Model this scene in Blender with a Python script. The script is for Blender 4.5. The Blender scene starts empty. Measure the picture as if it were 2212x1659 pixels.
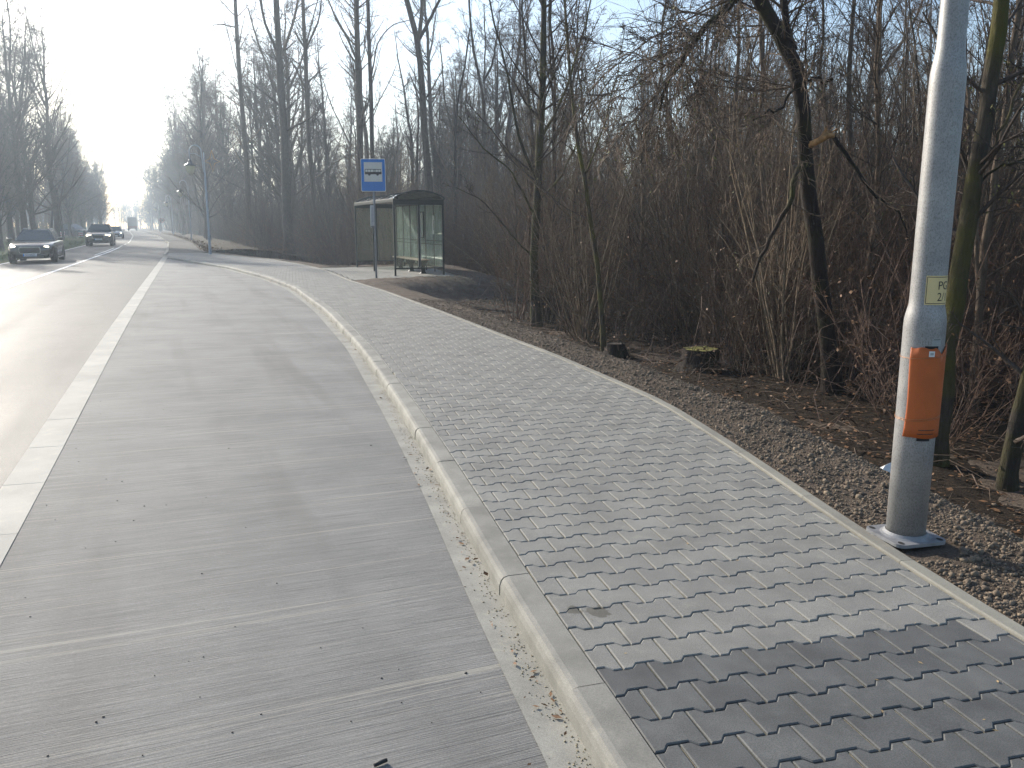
import bpy, bmesh, math, random
import numpy as np
from mathutils import Vector, Matrix, Euler
R = math.radians
random.seed(7); rng = np.random.default_rng(11)
S = bpy.context.scene
C = S.collection

# ------------------------------------------------------------------ camera, sky, sun, exposure
CAM_H = 1.63
PITCH = 10.83
F_PX, CX, CY = 1800.0, 1106.0, 829.5          # focal length and centre in pixels of a 2212 px wide copy
cam_d = bpy.data.cameras.new('camera'); cam = bpy.data.objects.new('camera', cam_d); C.objects.link(cam)
cam_d.lens = F_PX / 2212 * 36; cam_d.sensor_width = 36
cam_d.clip_start = 0.05; cam_d.clip_end = 2500
cam.location = (0, 0, CAM_H); cam.rotation_euler = (R(90 - PITCH), 0, 0)
S.camera = cam

SUN_AZ, SUN_EL = -42.0, 23.5                   # degrees from +Y towards +X, and above the horizon
w = bpy.data.worlds.new('World'); S.world = w; w.use_nodes = True
nt = w.node_tree; nt.nodes.clear()
sky = nt.nodes.new('ShaderNodeTexSky'); sky.sky_type = 'NISHITA'; sky.sun_disc = False
sky.sun_elevation = R(SUN_EL); sky.sun_rotation = R(SUN_AZ)
sky.air_density = 1.0; sky.dust_density = 1.2; sky.ozone_density = 1.5
bg = nt.nodes.new('ShaderNodeBackground'); bg.inputs['Strength'].default_value = 0.145
out = nt.nodes.new('ShaderNodeOutputWorld')
nt.links.new(sky.outputs[0], bg.inputs[0]); nt.links.new(bg.outputs[0], out.inputs[0])
sd = bpy.data.lights.new('sun', 'SUN'); sun = bpy.data.objects.new('sun', sd); C.objects.link(sun)
sd.energy = 4.7; sd.angle = R(0.6); sd.color = (1.0, 0.93, 0.83)
to_sun = Vector((math.sin(R(SUN_AZ)) * math.cos(R(SUN_EL)), math.cos(R(SUN_AZ)) * math.cos(R(SUN_EL)), math.sin(R(SUN_EL))))
sun.rotation_euler = to_sun.to_track_quat('Z', 'Y').to_euler()
S.view_settings.view_transform = 'Standard'; S.view_settings.look = 'None'
S.view_settings.gamma = 1; S.view_settings.use_curve_mapping = False
S.view_settings.exposure = 0.5
HAZE = 0.0013
S.render.engine = 'CYCLES'
try:
    S.cycles.volume_bounces = 1; S.cycles.max_bounces = 8; S.cycles.transparent_max_bounces = 12
    S.cycles.use_denoising = True
except Exception: pass

# ------------------------------------------------------------------ measuring helpers
_p = R(PITCH)
def un(u, v, z=0.0):
    """pixel -> point of the horizontal plane at height z"""
    x = (u - CX) / F_PX; y = (v - CY) / F_PX
    dz = -math.sin(_p) - y * math.cos(_p); dy = math.cos(_p) - y * math.sin(_p)
    t = (z - CAM_H) / dz
    return Vector((x * t, dy * t, z))
def at(u, v, Y):
    """pixel -> point at distance Y in front of the camera"""
    x = (u - CX) / F_PX; y = (v - CY) / F_PX
    dz = -math.sin(_p) - y * math.cos(_p); dy = math.cos(_p) - y * math.sin(_p)
    t = Y / dy
    return Vector((x * t, Y, CAM_H + dz * t))
def px2m(npx, Y): return npx / F_PX * (Y * math.cos(_p))

# ------------------------------------------------------------------ scene helpers
def link(o, parent=None):
    C.objects.link(o)
    if parent is not None: o.parent = parent
    return o
def mesh_from(name, V, Fc, m=None, smooth=False, mats=None, midx=None):
    """V (n,3) array, Fc: (k,4) / (k,3) array or list of tuples"""
    me = bpy.data.meshes.new(name)
    V = np.asarray(V, dtype=np.float32)
    if isinstance(Fc, np.ndarray):
        n = Fc.shape[1]
        me.vertices.add(len(V)); me.vertices.foreach_set('co', V.ravel())
        me.loops.add(Fc.size); me.loops.foreach_set('vertex_index', Fc.astype(np.int32).ravel())
        me.polygons.add(len(Fc)); me.polygons.foreach_set('loop_start', np.arange(0, Fc.size, n, dtype=np.int32))
        try: me.polygons.foreach_set('loop_total', np.full(len(Fc), n, dtype=np.int32))
        except Exception: pass
        me.update(calc_edges=True)
    else:
        me.from_pydata([tuple(v) for v in V], [], Fc); me.update()
    if smooth: me.polygons.foreach_set('use_smooth', np.ones(len(me.polygons), dtype=bool))
    if m is not None: me.materials.append(m)
    if mats: [me.materials.append(q) for q in mats]
    if midx is not None: me.polygons.foreach_set('material_index', np.asarray(midx, dtype=np.int32))
    return me
def obj(name, me, parent=None, loc=None, rot=None):
    o = bpy.data.objects.new(name, me)
    if loc is not None: o.location = loc
    if rot is not None: o.rotation_euler = rot
    return link(o, parent)
def tag(o, label=None, cat=None, group=None, kind=None):
    if label: o['label'] = label
    if cat: o['category'] = cat
    if group: o['group'] = group
    if kind: o['kind'] = kind
    return o
def thing(name, label, cat, loc=(0, 0, 0), rz=0.0, group=None):
    o = bpy.data.objects.new(name, None); o.empty_display_size = 0.2
    o.location = loc; o.rotation_euler = (0, 0, rz); link(o)
    return tag(o, label, cat, group)
def copy_tree(o, parent=None):
    c = o.copy(); C.objects.link(c)
    if parent is not None: c.parent = parent
    for ch in [q for q in o.children]: copy_tree(ch, c)
    return c

class MB:
    """collects shapes in one bmesh"""
    def __init__(s): s.bm = bmesh.new()
    def box(s, c, d, rot=None, bev=0.0):
        m = Matrix.Translation(c) @ (Euler(rot).to_matrix().to_4x4() if rot is not None else Matrix()) @ Matrix.Diagonal((*d, 1))
        g = bmesh.ops.create_cube(s.bm, size=1.0, matrix=m)
        if bev:
            es = list({e for v in g['verts'] for e in v.link_edges})
            bmesh.ops.bevel(s.bm, geom=es, offset=bev, segments=2, affect='EDGES', profile=0.5)
        return s
    def tube(s, pts, r, n=8, cap=True):
        pts = [Vector(p) for p in pts]; k = len(pts)
        rs = r if isinstance(r, (list, tuple)) else [r] * k
        rings = []; prev = None
        for i, p in enumerate(pts):
            t = (pts[min(i + 1, k - 1)] - pts[max(i - 1, 0)]).normalized()
            if prev is None:
                a = Vector((0, 0, 1)) if abs(t.z) < 0.9 else Vector((1, 0, 0))
                x = t.cross(a).normalized()
            else:
                x = (prev - t * prev.dot(t)).normalized()
            prev = x; y = t.cross(x)
            rings.append([s.bm.verts.new(p + (x * math.cos(2 * math.pi * j / n) + y * math.sin(2 * math.pi * j / n)) * rs[i]) for j in range(n)])
        for a, b in zip(rings, rings[1:]):
            for j in range(n): s.bm.faces.new((a[j], a[(j + 1) % n], b[(j + 1) % n], b[j]))
        if cap:
            s.bm.faces.new(rings[0][::-1]); s.bm.faces.new(rings[-1])
        return s
    def lathe(s, prof, n=24, mat=None, cap=True):
        M = mat or Matrix()
        rings = [[s.bm.verts.new(M @ Vector((r * math.cos(2 * math.pi * j / n), r * math.sin(2 * math.pi * j / n), z))) for j in range(n)] for r, z in prof]
        for a, b in zip(rings, rings[1:]):
            for j in range(n): s.bm.faces.new((a[j], a[(j + 1) % n], b[(j + 1) % n], b[j]))
        if cap:
            s.bm.faces.new(rings[0][::-1]); s.bm.faces.new(rings[-1])
        return s
    def prism(s, poly, z0, z1, mat=None):
        M = mat or Matrix()
        a = [s.bm.verts.new(M @ Vector((x, y, z0))) for x, y in poly]; b = [s.bm.verts.new(M @ Vector((x, y, z1))) for x, y in poly]
        n = len(poly)
        for j in range(n): s.bm.faces.new((a[j], a[(j + 1) % n], b[(j + 1) % n], b[j]))
        s.bm.faces.new(a[::-1]); s.bm.faces.new(b)
        return s
    def slab(s, q, t):
        """quad of four points made t thick along its normal"""
        q = [Vector(p) for p in q]; nrm = (q[1] - q[0]).cross(q[3] - q[0]).normalized() * t
        a = [s.bm.verts.new(p) for p in q]; b = [s.bm.verts.new(p + nrm) for p in q]
        for j in range(4): s.bm.faces.new((a[j], a[(j + 1) % 4], b[(j + 1) % 4], b[j]))
        s.bm.faces.new(a[::-1]); s.bm.faces.new(b)
        return s
    def done(s, name, m, parent=None, smooth=False, loc=None, rot=None):
        bmesh.ops.recalc_face_normals(s.bm, faces=s.bm.faces)
        me = bpy.data.meshes.new(name); s.bm.to_mesh(me); s.bm.free()
        if smooth: me.polygons.foreach_set('use_smooth', np.ones(len(me.polygons), dtype=bool))
        if m: me.materials.append(m)
        return obj(name, me, parent, loc, rot)

# ------------------------------------------------------------------ materials
def new_mat(name):
    m = bpy.data.materials.new(name); m.use_nodes = True
    return m, m.node_tree, m.node_tree.nodes['Principled BSDF']
def node(nt, typ, **kw):
    n = nt.nodes.new(typ)
    for k, v in kw.items():
        if k in n.inputs: n.inputs[k].default_value = v
        else: setattr(n, k, v)
    return n
def ramp(nt, src, stops):
    r = nt.nodes.new('ShaderNodeValToRGB'); el = r.color_ramp.elements
    while len(el) > len(stops): el.remove(el[-1])
    while len(el) < len(stops): el.new(0.5)
    for e, (p, c) in zip(el, stops): e.position = p; e.color = (*c, 1)
    nt.links.new(src, r.inputs[0]); return r
def mixc(nt, a, b, fac, mode='MIX'):
    m = nt.nodes.new('ShaderNodeMix'); m.data_type = 'RGBA'; m.blend_type = mode
    for s, v in ((6, a), (7, b)):
        if isinstance(v, (tuple, list)): m.inputs[s].default_value = (*v, 1)
        else: nt.links.new(v, m.inputs[s])
    if isinstance(fac, (int, float)): m.inputs[0].default_value = fac
    else: nt.links.new(fac, m.inputs[0])
    return m.outputs[2]
def coords(nt, scale=(1, 1, 1), rotz=0.0, kind='Object'):
    tc = nt.nodes.new('ShaderNodeTexCoord'); mr = nt.nodes.new('ShaderNodeMapping'); mp = nt.nodes.new('ShaderNodeMapping')
    mr.inputs['Rotation'].default_value = (0, 0, rotz); mp.inputs['Scale'].default_value = scale     # turn first, then stretch
    nt.links.new(tc.outputs[kind], mr.inputs[0]); nt.links.new(mr.outputs[0], mp.inputs[0]); return mp.outputs[0]
def noise(nt, vec, scale, detail=4, rough=0.55):
    n = node(nt, 'ShaderNodeTexNoise'); n.inputs['Scale'].default_value = scale
    n.inputs['Detail'].default_value = detail; n.inputs['Roughness'].default_value = rough
    nt.links.new(vec, n.inputs['Vector']); return n.outputs['Fac']
def bump(nt, bs, h, strength, dist):
    b = nt.nodes.new('ShaderNodeBump'); b.inputs['Strength'].default_value = strength; b.inputs['Distance'].default_value = dist
    nt.links.new(h, b.inputs['Height']); nt.links.new(b.outputs[0], bs.inputs['Normal']); return b
def plain(name, col, rough=0.6, metal=0.0, var=0.15, scale=8.0, bmp=0.0, bscale=60, spec=None, emit=None):
    m, nt, bs = new_mat(name)
    v = coords(nt)
    n = noise(nt, v, scale, 5)
    lo = tuple(c * (1 - var) for c in col); hi = tuple(min(1, c * (1 + var)) for c in col)
    r = ramp(nt, n, [(0.3, lo), (0.7, hi)])
    nt.links.new(r.outputs[0], bs.inputs['Base Color'])
    bs.inputs['Roughness'].default_value = rough; bs.inputs['Metallic'].default_value = metal
    if spec is not None: bs.inputs['Specular IOR Level'].default_value = spec
    if bmp: bump(nt, bs, noise(nt, v, bscale, 3), bmp, 0.01)
    if emit:
        bs.inputs['Emission Color'].default_value = (*emit[0], 1); bs.inputs['Emission Strength'].default_value = emit[1]
    return m

def mat_asphalt():
    m, nt, bs = new_mat('asphalt')
    v = coords(nt); vl = coords(nt, (1.6, 0.16, 1), R(-21))
    big = noise(nt, vl, 0.9, 4); grain = noise(nt, v, 130, 2, 0.7); mid = noise(nt, v, 1.3, 5)
    c = ramp(nt, grain, [(0.3, (0.038, 0.036, 0.033)), (0.55, (0.095, 0.09, 0.08)), (0.75, (0.22, 0.205, 0.175))]).outputs[0]
    d = ramp(nt, big, [(0.3, (0.7, 0.7, 0.7)), (0.7, (1.25, 1.23, 1.2))]).outputs[0]
    e = ramp(nt, mid, [(0.3, (0.85, 0.85, 0.86)), (0.7, (1.12, 1.1, 1.08))]).outputs[0]
    c = mixc(nt, c, d, 1.0, 'MULTIPLY'); c = mixc(nt, c, e, 1.0, 'MULTIPLY')
    nt.links.new(c, bs.inputs['Base Color'])
    rr = ramp(nt, big, [(0.3, (0.57,) * 3), (0.7, (0.67,) * 3)]); nt.links.new(rr.outputs[0], bs.inputs['Roughness'])
    bs.inputs['Specular IOR Level'].default_value = 0.33
    bump(nt, bs, grain, 0.55, 0.008); return m
def mat_bay():
    """brushed in-situ concrete: fine transverse brush lines, pale sand caught in a few of them, tyre smears"""
    m, nt, bs = new_mat('brushed_concrete')
    ang = -R(24)
    v = coords(nt); vb = coords(nt, (1.1, 85, 1), ang); vb2 = coords(nt, (0.022, 3.4, 1), ang); vt = coords(nt, (1.5, 0.12, 1), R(-22))
    brush = noise(nt, vb, 2.2, 5, 0.7); band = noise(nt, vb2, 1.0, 3, 0.6); mid = noise(nt, v, 1.1, 6, 0.6); gr = noise(nt, v, 160, 2, 0.7)
    tyre = noise(nt, vt, 1.2, 3)
    c = ramp(nt, brush, [(0.30, (0.105, 0.10, 0.092)), (0.48, (0.215, 0.209, 0.196)), (0.70, (0.305, 0.296, 0.276))]).outputs[0]
    c = mixc(nt, c, ramp(nt, mid, [(0.3, (0.78, 0.78, 0.78)), (0.7, (1.15, 1.14, 1.12))]).outputs[0], 1.0, 'MULTIPLY')
    c = mixc(nt, c, ramp(nt, gr, [(0.3, (0.8,) * 3), (0.7, (1.15,) * 3)]).outputs[0], 1.0, 'MULTIPLY')
    c = mixc(nt, c, ramp(nt, tyre, [(0.52, (1, 1, 1)), (0.72, (0.74, 0.73, 0.72))]).outputs[0], 1.0, 'MULTIPLY')
    pale = ramp(nt, band, [(0.515, (0, 0, 0)), (0.519, (0.38,) * 3), (0.522, (0.38,) * 3), (0.526, (0, 0, 0)), (0.62, (0, 0, 0)), (0.624, (0.6,) * 3), (0.628, (0.6,) * 3), (0.632, (0, 0, 0))]).outputs[0]
    c = mixc(nt, c, (0.40, 0.37, 0.30), pale)
    nt.links.new(c, bs.inputs['Base Color']); bs.inputs['Roughness'].default_value = 0.78
    bump(nt, bs, brush, 0.8, 0.006); return m
def mat_concrete(name, col, var=0.2, sc=3.0, rough=0.8, grain=0.25, objrand=0.12, warm=(1.0, 0.97, 0.88), stains=()):
    m, nt, bs = new_mat(name)
    geo = nt.nodes.new('ShaderNodeNewGeometry')
    mp = nt.nodes.new('ShaderNodeMapping'); nt.links.new(geo.outputs['Position'], mp.inputs[0]); v = mp.outputs[0]
    n = noise(nt, v, sc, 6, 0.6); g = noise(nt, v, 220, 2, 0.7); st = noise(nt, v, sc * 4, 4, 0.65)
    c = ramp(nt, n, [(0.28, tuple(q * (1 - var) for q in col)), (0.72, tuple(q * (1 + var) for q in col))]).outputs[0]
    c = mixc(nt, c, ramp(nt, g, [(0.3, (1 - grain,) * 3), (0.7, (1 + grain,) * 3)]).outputs[0], 1.0, 'MULTIPLY')
    c = mixc(nt, c, tuple(min(1, col[i] * 1.35 * warm[i]) for i in range(3)), ramp(nt, st, [(0.58, (0, 0, 0)), (0.75, (0.55,) * 3)]).outputs[0])
    oi = nt.nodes.new('ShaderNodeObjectInfo')
    at_ = nt.nodes.new('ShaderNodeAttribute'); at_.attribute_name = 'tone'
    add = nt.nodes.new('ShaderNodeMath'); add.operation = 'ADD'
    nt.links.new(oi.outputs['Random'], add.inputs[0]); nt.links.new(at_.outputs['Fac'], add.inputs[1])
    fr = nt.nodes.new('ShaderNodeMath'); fr.operation = 'FRACT'; nt.links.new(add.outputs[0], fr.inputs[0])
    rr = ramp(nt, fr.outputs[0], [(0, (1 - objrand,) * 3), (1, (1 + objrand, 1 + objrand, 1 + objrand * 0.8))])
    c = mixc(nt, c, rr.outputs[0], 1.0, 'MULTIPLY')
    for (px_, py_, pr_) in stains:
        vd = nt.nodes.new('ShaderNodeVectorMath'); vd.operation = 'DISTANCE'; nt.links.new(geo.outputs['Position'], vd.inputs[0]); vd.inputs[1].default_value = (px_, py_, 0)
        ns_ = noise(nt, v, 22, 3); ma = nt.nodes.new('ShaderNodeMath'); ma.operation = 'MULTIPLY_ADD'; nt.links.new(ns_, ma.inputs[0]); ma.inputs[1].default_value = pr_ * 1.6; nt.links.new(vd.outputs['Value'], ma.inputs[2])
        mr_ = nt.nodes.new('ShaderNodeMath'); mr_.operation = 'DIVIDE'; nt.links.new(ma.outputs[0], mr_.inputs[0]); mr_.inputs[1].default_value = pr_ * 2.4
        c = mixc(nt, c, ramp(nt, mr_.outputs[0], [(0.62, (0.55, 0.53, 0.48)), (0.68, (1, 1, 1))]).outputs[0], 1.0, 'MULTIPLY')
    nt.links.new(c, bs.inputs['Base Color']); bs.inputs['Roughness'].default_value = rough
    bump(nt, bs, g, 0.3, 0.003); return m
def mat_ground(name, stops, sc=6.0, fine=60, bstr=0.8):
    m, nt, bs = new_mat(name)
    v = coords(nt); n = noise(nt, v, sc, 8, 0.7); n2 = noise(nt, v, fine, 3, 0.7); n3 = noise(nt, v, sc * 0.08, 3)
    c = ramp(nt, n, stops).outputs[0]
    c = mixc(nt, c, ramp(nt, n2, [(0.3, (0.6,) * 3), (0.7, (1.4,) * 3)]).outputs[0], 1.0, 'MULTIPLY')
    c = mixc(nt, c, ramp(nt, n3, [(0.3, (0.8,) * 3), (0.7, (1.2,) * 3)]).outputs[0], 1.0, 'MULTIPLY')
    nt.links.new(c, bs.inputs['Base Color']); bs.inputs['Roughness'].default_value = 0.95
    bs.inputs['Specular IOR Level'].default_value = 0.2
    bump(nt, bs, n2, bstr, 0.03); return m
def mat_bark(name, col, moss=None, mossamt=0.5, spec=0.2):
    m, nt, bs = new_mat(name)
    v = coords(nt, (1, 1, 0.22)); n = noise(nt, v, 28, 6, 0.7); n2 = noise(nt, coords(nt), 2.2, 4)
    c = ramp(nt, n, [(0.3, tuple(q * 0.5 for q in col)), (0.7, tuple(q * 1.5 for q in col))]).outputs[0]
    if moss: c = mixc(nt, c, moss, ramp(nt, n2, [(1 - mossamt - 0.1, (0, 0, 0)), (1 - mossamt + 0.12, (0.9,) * 3)]).outputs[0])
    oi = nt.nodes.new('ShaderNodeObjectInfo')
    c = mixc(nt, c, ramp(nt, oi.outputs['Random'], [(0, (0.6, 0.6, 0.63)), (0.5, (1, 0.97, 0.93)), (1, (1.7, 1.6, 1.45))]).outputs[0], 1.0, 'MULTIPLY')  # random tone, widened so the palest stems pass for sunlit
    nt.links.new(c, bs.inputs['Base Color']); bs.inputs['Roughness'].default_value = 0.85
    bs.inputs['Specular IOR Level'].default_value = spec
    bump(nt, bs, n, 0.8, 0.03); return m

M = {}
M['asphalt'] = mat_asphalt()
M['bay'] = mat_bay()
M['paver'] = mat_concrete('grey_paver', (0.222, 0.214, 0.192), 0.2, 3.2, 0.8, 0.3, 0.08, stains=[(un(1292, 1322).x, un(1292, 1322).y, .065), (un(1240, 1318).x, un(1240, 1318).y, .05)])
M['paver_dark'] = mat_concrete('dark_grey_paver', (0.104, 0.104, 0.099), 0.28, 4.5, 0.75, 0.34, 0.12, (1, 1, 1))
M['kerb'] = mat_concrete('kerb_concrete', (0.255, 0.242, 0.21), 0.26, 4.2, 0.82, 0.22, 0.12)
M['edging'] = mat_concrete('edging_concrete', (0.25, 0.235, 0.195), 0.18, 3.0, 0.82, 0.16, 0.10)
M['slab'] = mat_concrete('pale_strip_concrete', (0.345, 0.33, 0.29), 0.22, 2.0, 0.75, 0.16, 0.05)
M['gutter'] = mat_concrete('smooth_gutter_concrete', (0.31, 0.295, 0.25), 0.25, 4.0, 0.8, 0.2, 0.0)
M['sand'] = mat_ground('joint_sand', [(0.3, (0.24, 0.20, 0.13)), (0.7, (0.40, 0.345, 0.24))], 5, 180, 0.4)
M['soil'] = mat_ground('stony_soil', [(0.25, (0.07, 0.050, 0.037)), (0.5, (0.14, 0.106, 0.078)), (0.75, (0.21, 0.168, 0.128))], 5, 70, 1.0)
M['clod'] = mat_concrete('soil_clod', (0.165, 0.125, 0.09), 0.3, 9, 0.95, 0.3, 0.38)
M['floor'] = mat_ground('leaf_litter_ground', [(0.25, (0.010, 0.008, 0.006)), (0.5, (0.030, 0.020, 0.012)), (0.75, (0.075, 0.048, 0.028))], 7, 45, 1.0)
M['grassground'] = mat_ground('mossy_verge', [(0.3, (0.045, 0.055, 0.015)), (0.6, (0.09, 0.11, 0.025)), (0.8, (0.16, 0.13, 0.06))], 3, 60, 0.8)
M['leafbank'] = mat_ground('leaf_bank', [(0.3, (0.03, 0.022, 0.012)), (0.6, (0.08, 0.055, 0.027)), (0.8, (0.06, 0.07, 0.02))], 4, 50, 0.9)
M['paint'] = plain('road_paint', (0.72, 0.72, 0.70), 0.55, var=0.15, scale=6)
M['path'] = mat_ground('worn_path', [(0.3, (0.10, 0.095, 0.085)), (0.7, (0.19, 0.18, 0.16))], 3, 90, 0.4)
M['bark'] = mat_bark('bark', (0.10, 0.079, 0.063))
M['bark_far'] = mat_bark('bark_far', (0.085, 0.068, 0.056))
M['bark_moss'] = mat_bark('mossy_bark', (0.066, 0.054, 0.040), (0.095, 0.088, 0.022), 0.5)
M['bark_wet'] = mat_bark('dark_bark', (0.038, 0.027, 0.021), (0.05, 0.05, 0.015), 0.40)
M['twig'] = mat_bark('twig', (0.105, 0.078, 0.06), spec=0.35)
M['twig_red'] = mat_bark('reddish_twig', (0.118, 0.078, 0.060), spec=0.35)
M['twig_sun_tint'] = mat_bark('sun_tinted_twig', (0.155, 0.122, 0.088), spec=0.35)  # paler stems: sunlight on the twigs is put into their colour
M['dead_leaf'] = plain('dead_leaf', (0.17, 0.085, 0.035), 0.7, var=0.5, scale=30)
M['bud'] = plain('catkin', (0.16, 0.15, 0.035), 0.7, var=0.4, scale=30)
M['wood'] = plain('torn_wood', (0.42, 0.23, 0.09), 0.7, var=0.4, scale=14, bmp=0.6, bscale=40)
M['cut'] = plain('mossy_cut_wood', (0.20, 0.185, 0.04), 0.7, var=0.4, scale=9)
M['grass'] = plain('grass_blade', (0.085, 0.12, 0.025), 0.6, var=0.5, scale=5)
M['needle'] = plain('pine_needle', (0.03, 0.045, 0.022), 0.6, var=0.3, scale=3)

# ------------------------------------------------------------------ plan curves (x as a function of y)
def curve(points, ext0, ext1, smooth=0):
    y = np.array([p[1] for p in points]); x = np.array([p[0] for p in points])
    yy = np.concatenate([[y[0] - 30], y, [y[-1] + 600]]); xx = np.concatenate([[x[0] - 30 * ext0], x, [x[-1] + 600 * ext1]])
    # monotone-ish smoothing: dense linear resample + moving average
    d = np.arange(-12, 420, 0.1); v = np.interp(d, yy, xx)
    wv = []
    for i, q in enumerate(d):
        wv.append(q)
    k = max(3, int(smooth / 0.1) | 1)
    vp = np.pad(v, k, mode='edge'); vp[:k] = v[0] + (np.arange(-k, 0) * 0.1) * ext0; vp[-k:] = v[-1] + (np.arange(1, k + 1) * 0.1) * ext1
    c = np.cumsum(np.insert(vp, 0, 0)); h = k // 2
    s = np.array([(c[i + k + h + 1] - c[i + k - h]) / (2 * h + 1) for i in range(len(v))])
    return lambda t: np.interp(t, d, s)
kerb_in = curve([(.47, 2.28), (.39, 2.6), (.275, 2.98), (.11, 3.59), (-.12, 4.55), (-.51, 6.09), (-1.01, 8.02), (-1.96, 11.4), (-3.5, 16.3), (-5.8, 22.7), (-7.9, 27.3), (-11.2, 33.5), (-13.9, 37.6), (-17.4, 43.2), (-19.2, 46.5)], -0.25, -0.4, 1.6)
edge_out = curve([(2.1, 3.2), (1.99, 3.73), (1.92, 4.3), (1.85, 4.72), (1.8, 5.24), (1.7, 5.99), (1.45, 7.63), (.55, 10.58), (0, 12.08), (-.51, 13.57), (-1.3, 15.84), (-3.17, 20.97), (-4.83, 25.02), (-6.2, 29.0), (-7.5, 32.4), (-8.7, 35.0), (-11.6, 40.4), (-15.6, 46.0), (-18.5, 51.0)], -0.2, -0.42, 1.2)
road_r = curve([(-3.27, 5.08), (-5.1, 9.72), (-6.95, 14.47), (-10.06, 22.56), (-17.3, 41.5), (-21.3, 51.9), (-31.8, 78), (-52.4, 125), (-84.7, 195.6), (-115.6, 261), (-170, 375)], -0.385, -0.48, 4.0)
ZR, ZK = -0.05, -0.10
ROADW = 6.9
def ribbon(name, ys, lefts, rights, nx, zfun, m, kind='structure', smooth=True, parent=None):
    ys = np.asarray(ys); t = np.linspace(0, 1, nx)
    X = lefts[:, None] * (1 - t) + rights[:, None] * t
    Y = np.repeat(ys[:, None], nx, 1)
    Z = zfun(X, Y, np.repeat(t[None, :], len(ys), 0))
    V = np.stack([X, Y, Z], -1).reshape(-1, 3)
    i, j = np.meshgrid(np.arange(len(ys) - 1), np.arange(nx - 1), indexing='ij')
    a = (i * nx + j).ravel(); Fc = np.stack([a, a + 1, a + nx + 1, a + nx], 1)
    o = obj(name, mesh_from(name, V, Fc, m, smooth), parent)
    if kind and parent is None: o['kind'] = kind
    return o
def wob(x, y, s, a):
    return a * (np.sin(x * 1.7 / s + 1.3 * np.sin(y * 0.9 / s)) * np.cos(y * 1.3 / s + 0.7) + 0.5 * np.sin(x * 3.9 / s + 2 + y * 2.3 / s) + 0.35 * np.sin(x * 7.1 / s - y * 6.3 / s))

# ground, road, bay
FLOOR_Z = -0.55
def floor_z(x, y): return FLOOR_Z + wob(x, y, 1.6, 0.045) + wob(x, y, 9.0, 0.05)
gx = np.concatenate([np.linspace(-480, -60, 20), np.linspace(-56, -8, 20), np.arange(-6, 22, 0.35), np.linspace(23, 70, 20), np.linspace(80, 480, 15)])
gy = np.concatenate([np.linspace(-60, -2, 12), np.arange(0, 46, 0.35), np.linspace(47, 110, 24), np.linspace(120, 480, 16)])
GX, GY = np.meshgrid(gx, gy)
V = np.stack([GX, GY, floor_z(GX, GY)], -1).reshape(-1, 3); n = len(gx)
i, j = np.meshgrid(np.arange(len(gy) - 1), np.arange(n - 1), indexing='ij'); a = (i * n + j).ravel()
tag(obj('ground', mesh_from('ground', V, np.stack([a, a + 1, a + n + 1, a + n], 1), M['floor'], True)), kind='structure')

ys_far = np.concatenate([np.arange(-8, 60, 0.5), np.arange(60, 342, 3.0)])
ribbon('road', ys_far, road_r(ys_far) - ROADW, road_r(ys_far), 12, lambda x, y, t: ZR + 0.05 * np.sin(np.pi * t) * 0.8, M['asphalt'])
ys_bay = np.arange(-6, 45.6, 0.25)
bayl = road_r(ys_bay) + 0.233
bayr = np.maximum(kerb_in(ys_bay) - 0.155, bayl + 0.02)
ribbon('bus_bay', ys_bay, bayl, bayr, 14, lambda x, y, t: ZR + (ZK - ZR) * t, M['bay'])
gut = bayr - 0.15 - 0.010 * np.sin(ys_bay * 0.9)
def zb(x, y, t):
    l = road_r(y) + 0.235; r = np.maximum(kerb_in(y) - 0.155, l + 0.02)
    return ZR + (ZK - ZR) * np.clip((x - l) / (r - l), 0, 1)
k = ys_bay < 41
ribbon('gutter_band', ys_bay[k], gut[k], bayr[k] + 0.01, 3, lambda x, y, t: zb(x, y, t) + 0.004, M['gutter'])
# lane markings
def line(y0, y1, off, wd, dz=0.0):
    ys = np.arange(y0, y1 + 0.01, min(1.0, (y1 - y0) / 4)); x = road_r(ys) - off
    return ribbon('lane_marking', ys, x - wd / 2, x + wd / 2, 3, lambda x, y, t: ZR + 0.05 * np.sin(np.pi * np.clip(1 - (road_r(y) - x) / ROADW, 0, 1)) * 0.8 + 0.006 + dz, M['paint'])
line(-5, 62, 3.45, 0.15)
for y0 in np.arange(64, 230, 6.0): line(y0, y0 + 3.0, 3.45 + 0.1, 0.15)
line(46, 60, 3.75, 0.12)
line(-5, 300, 6.72, 0.12)

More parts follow.
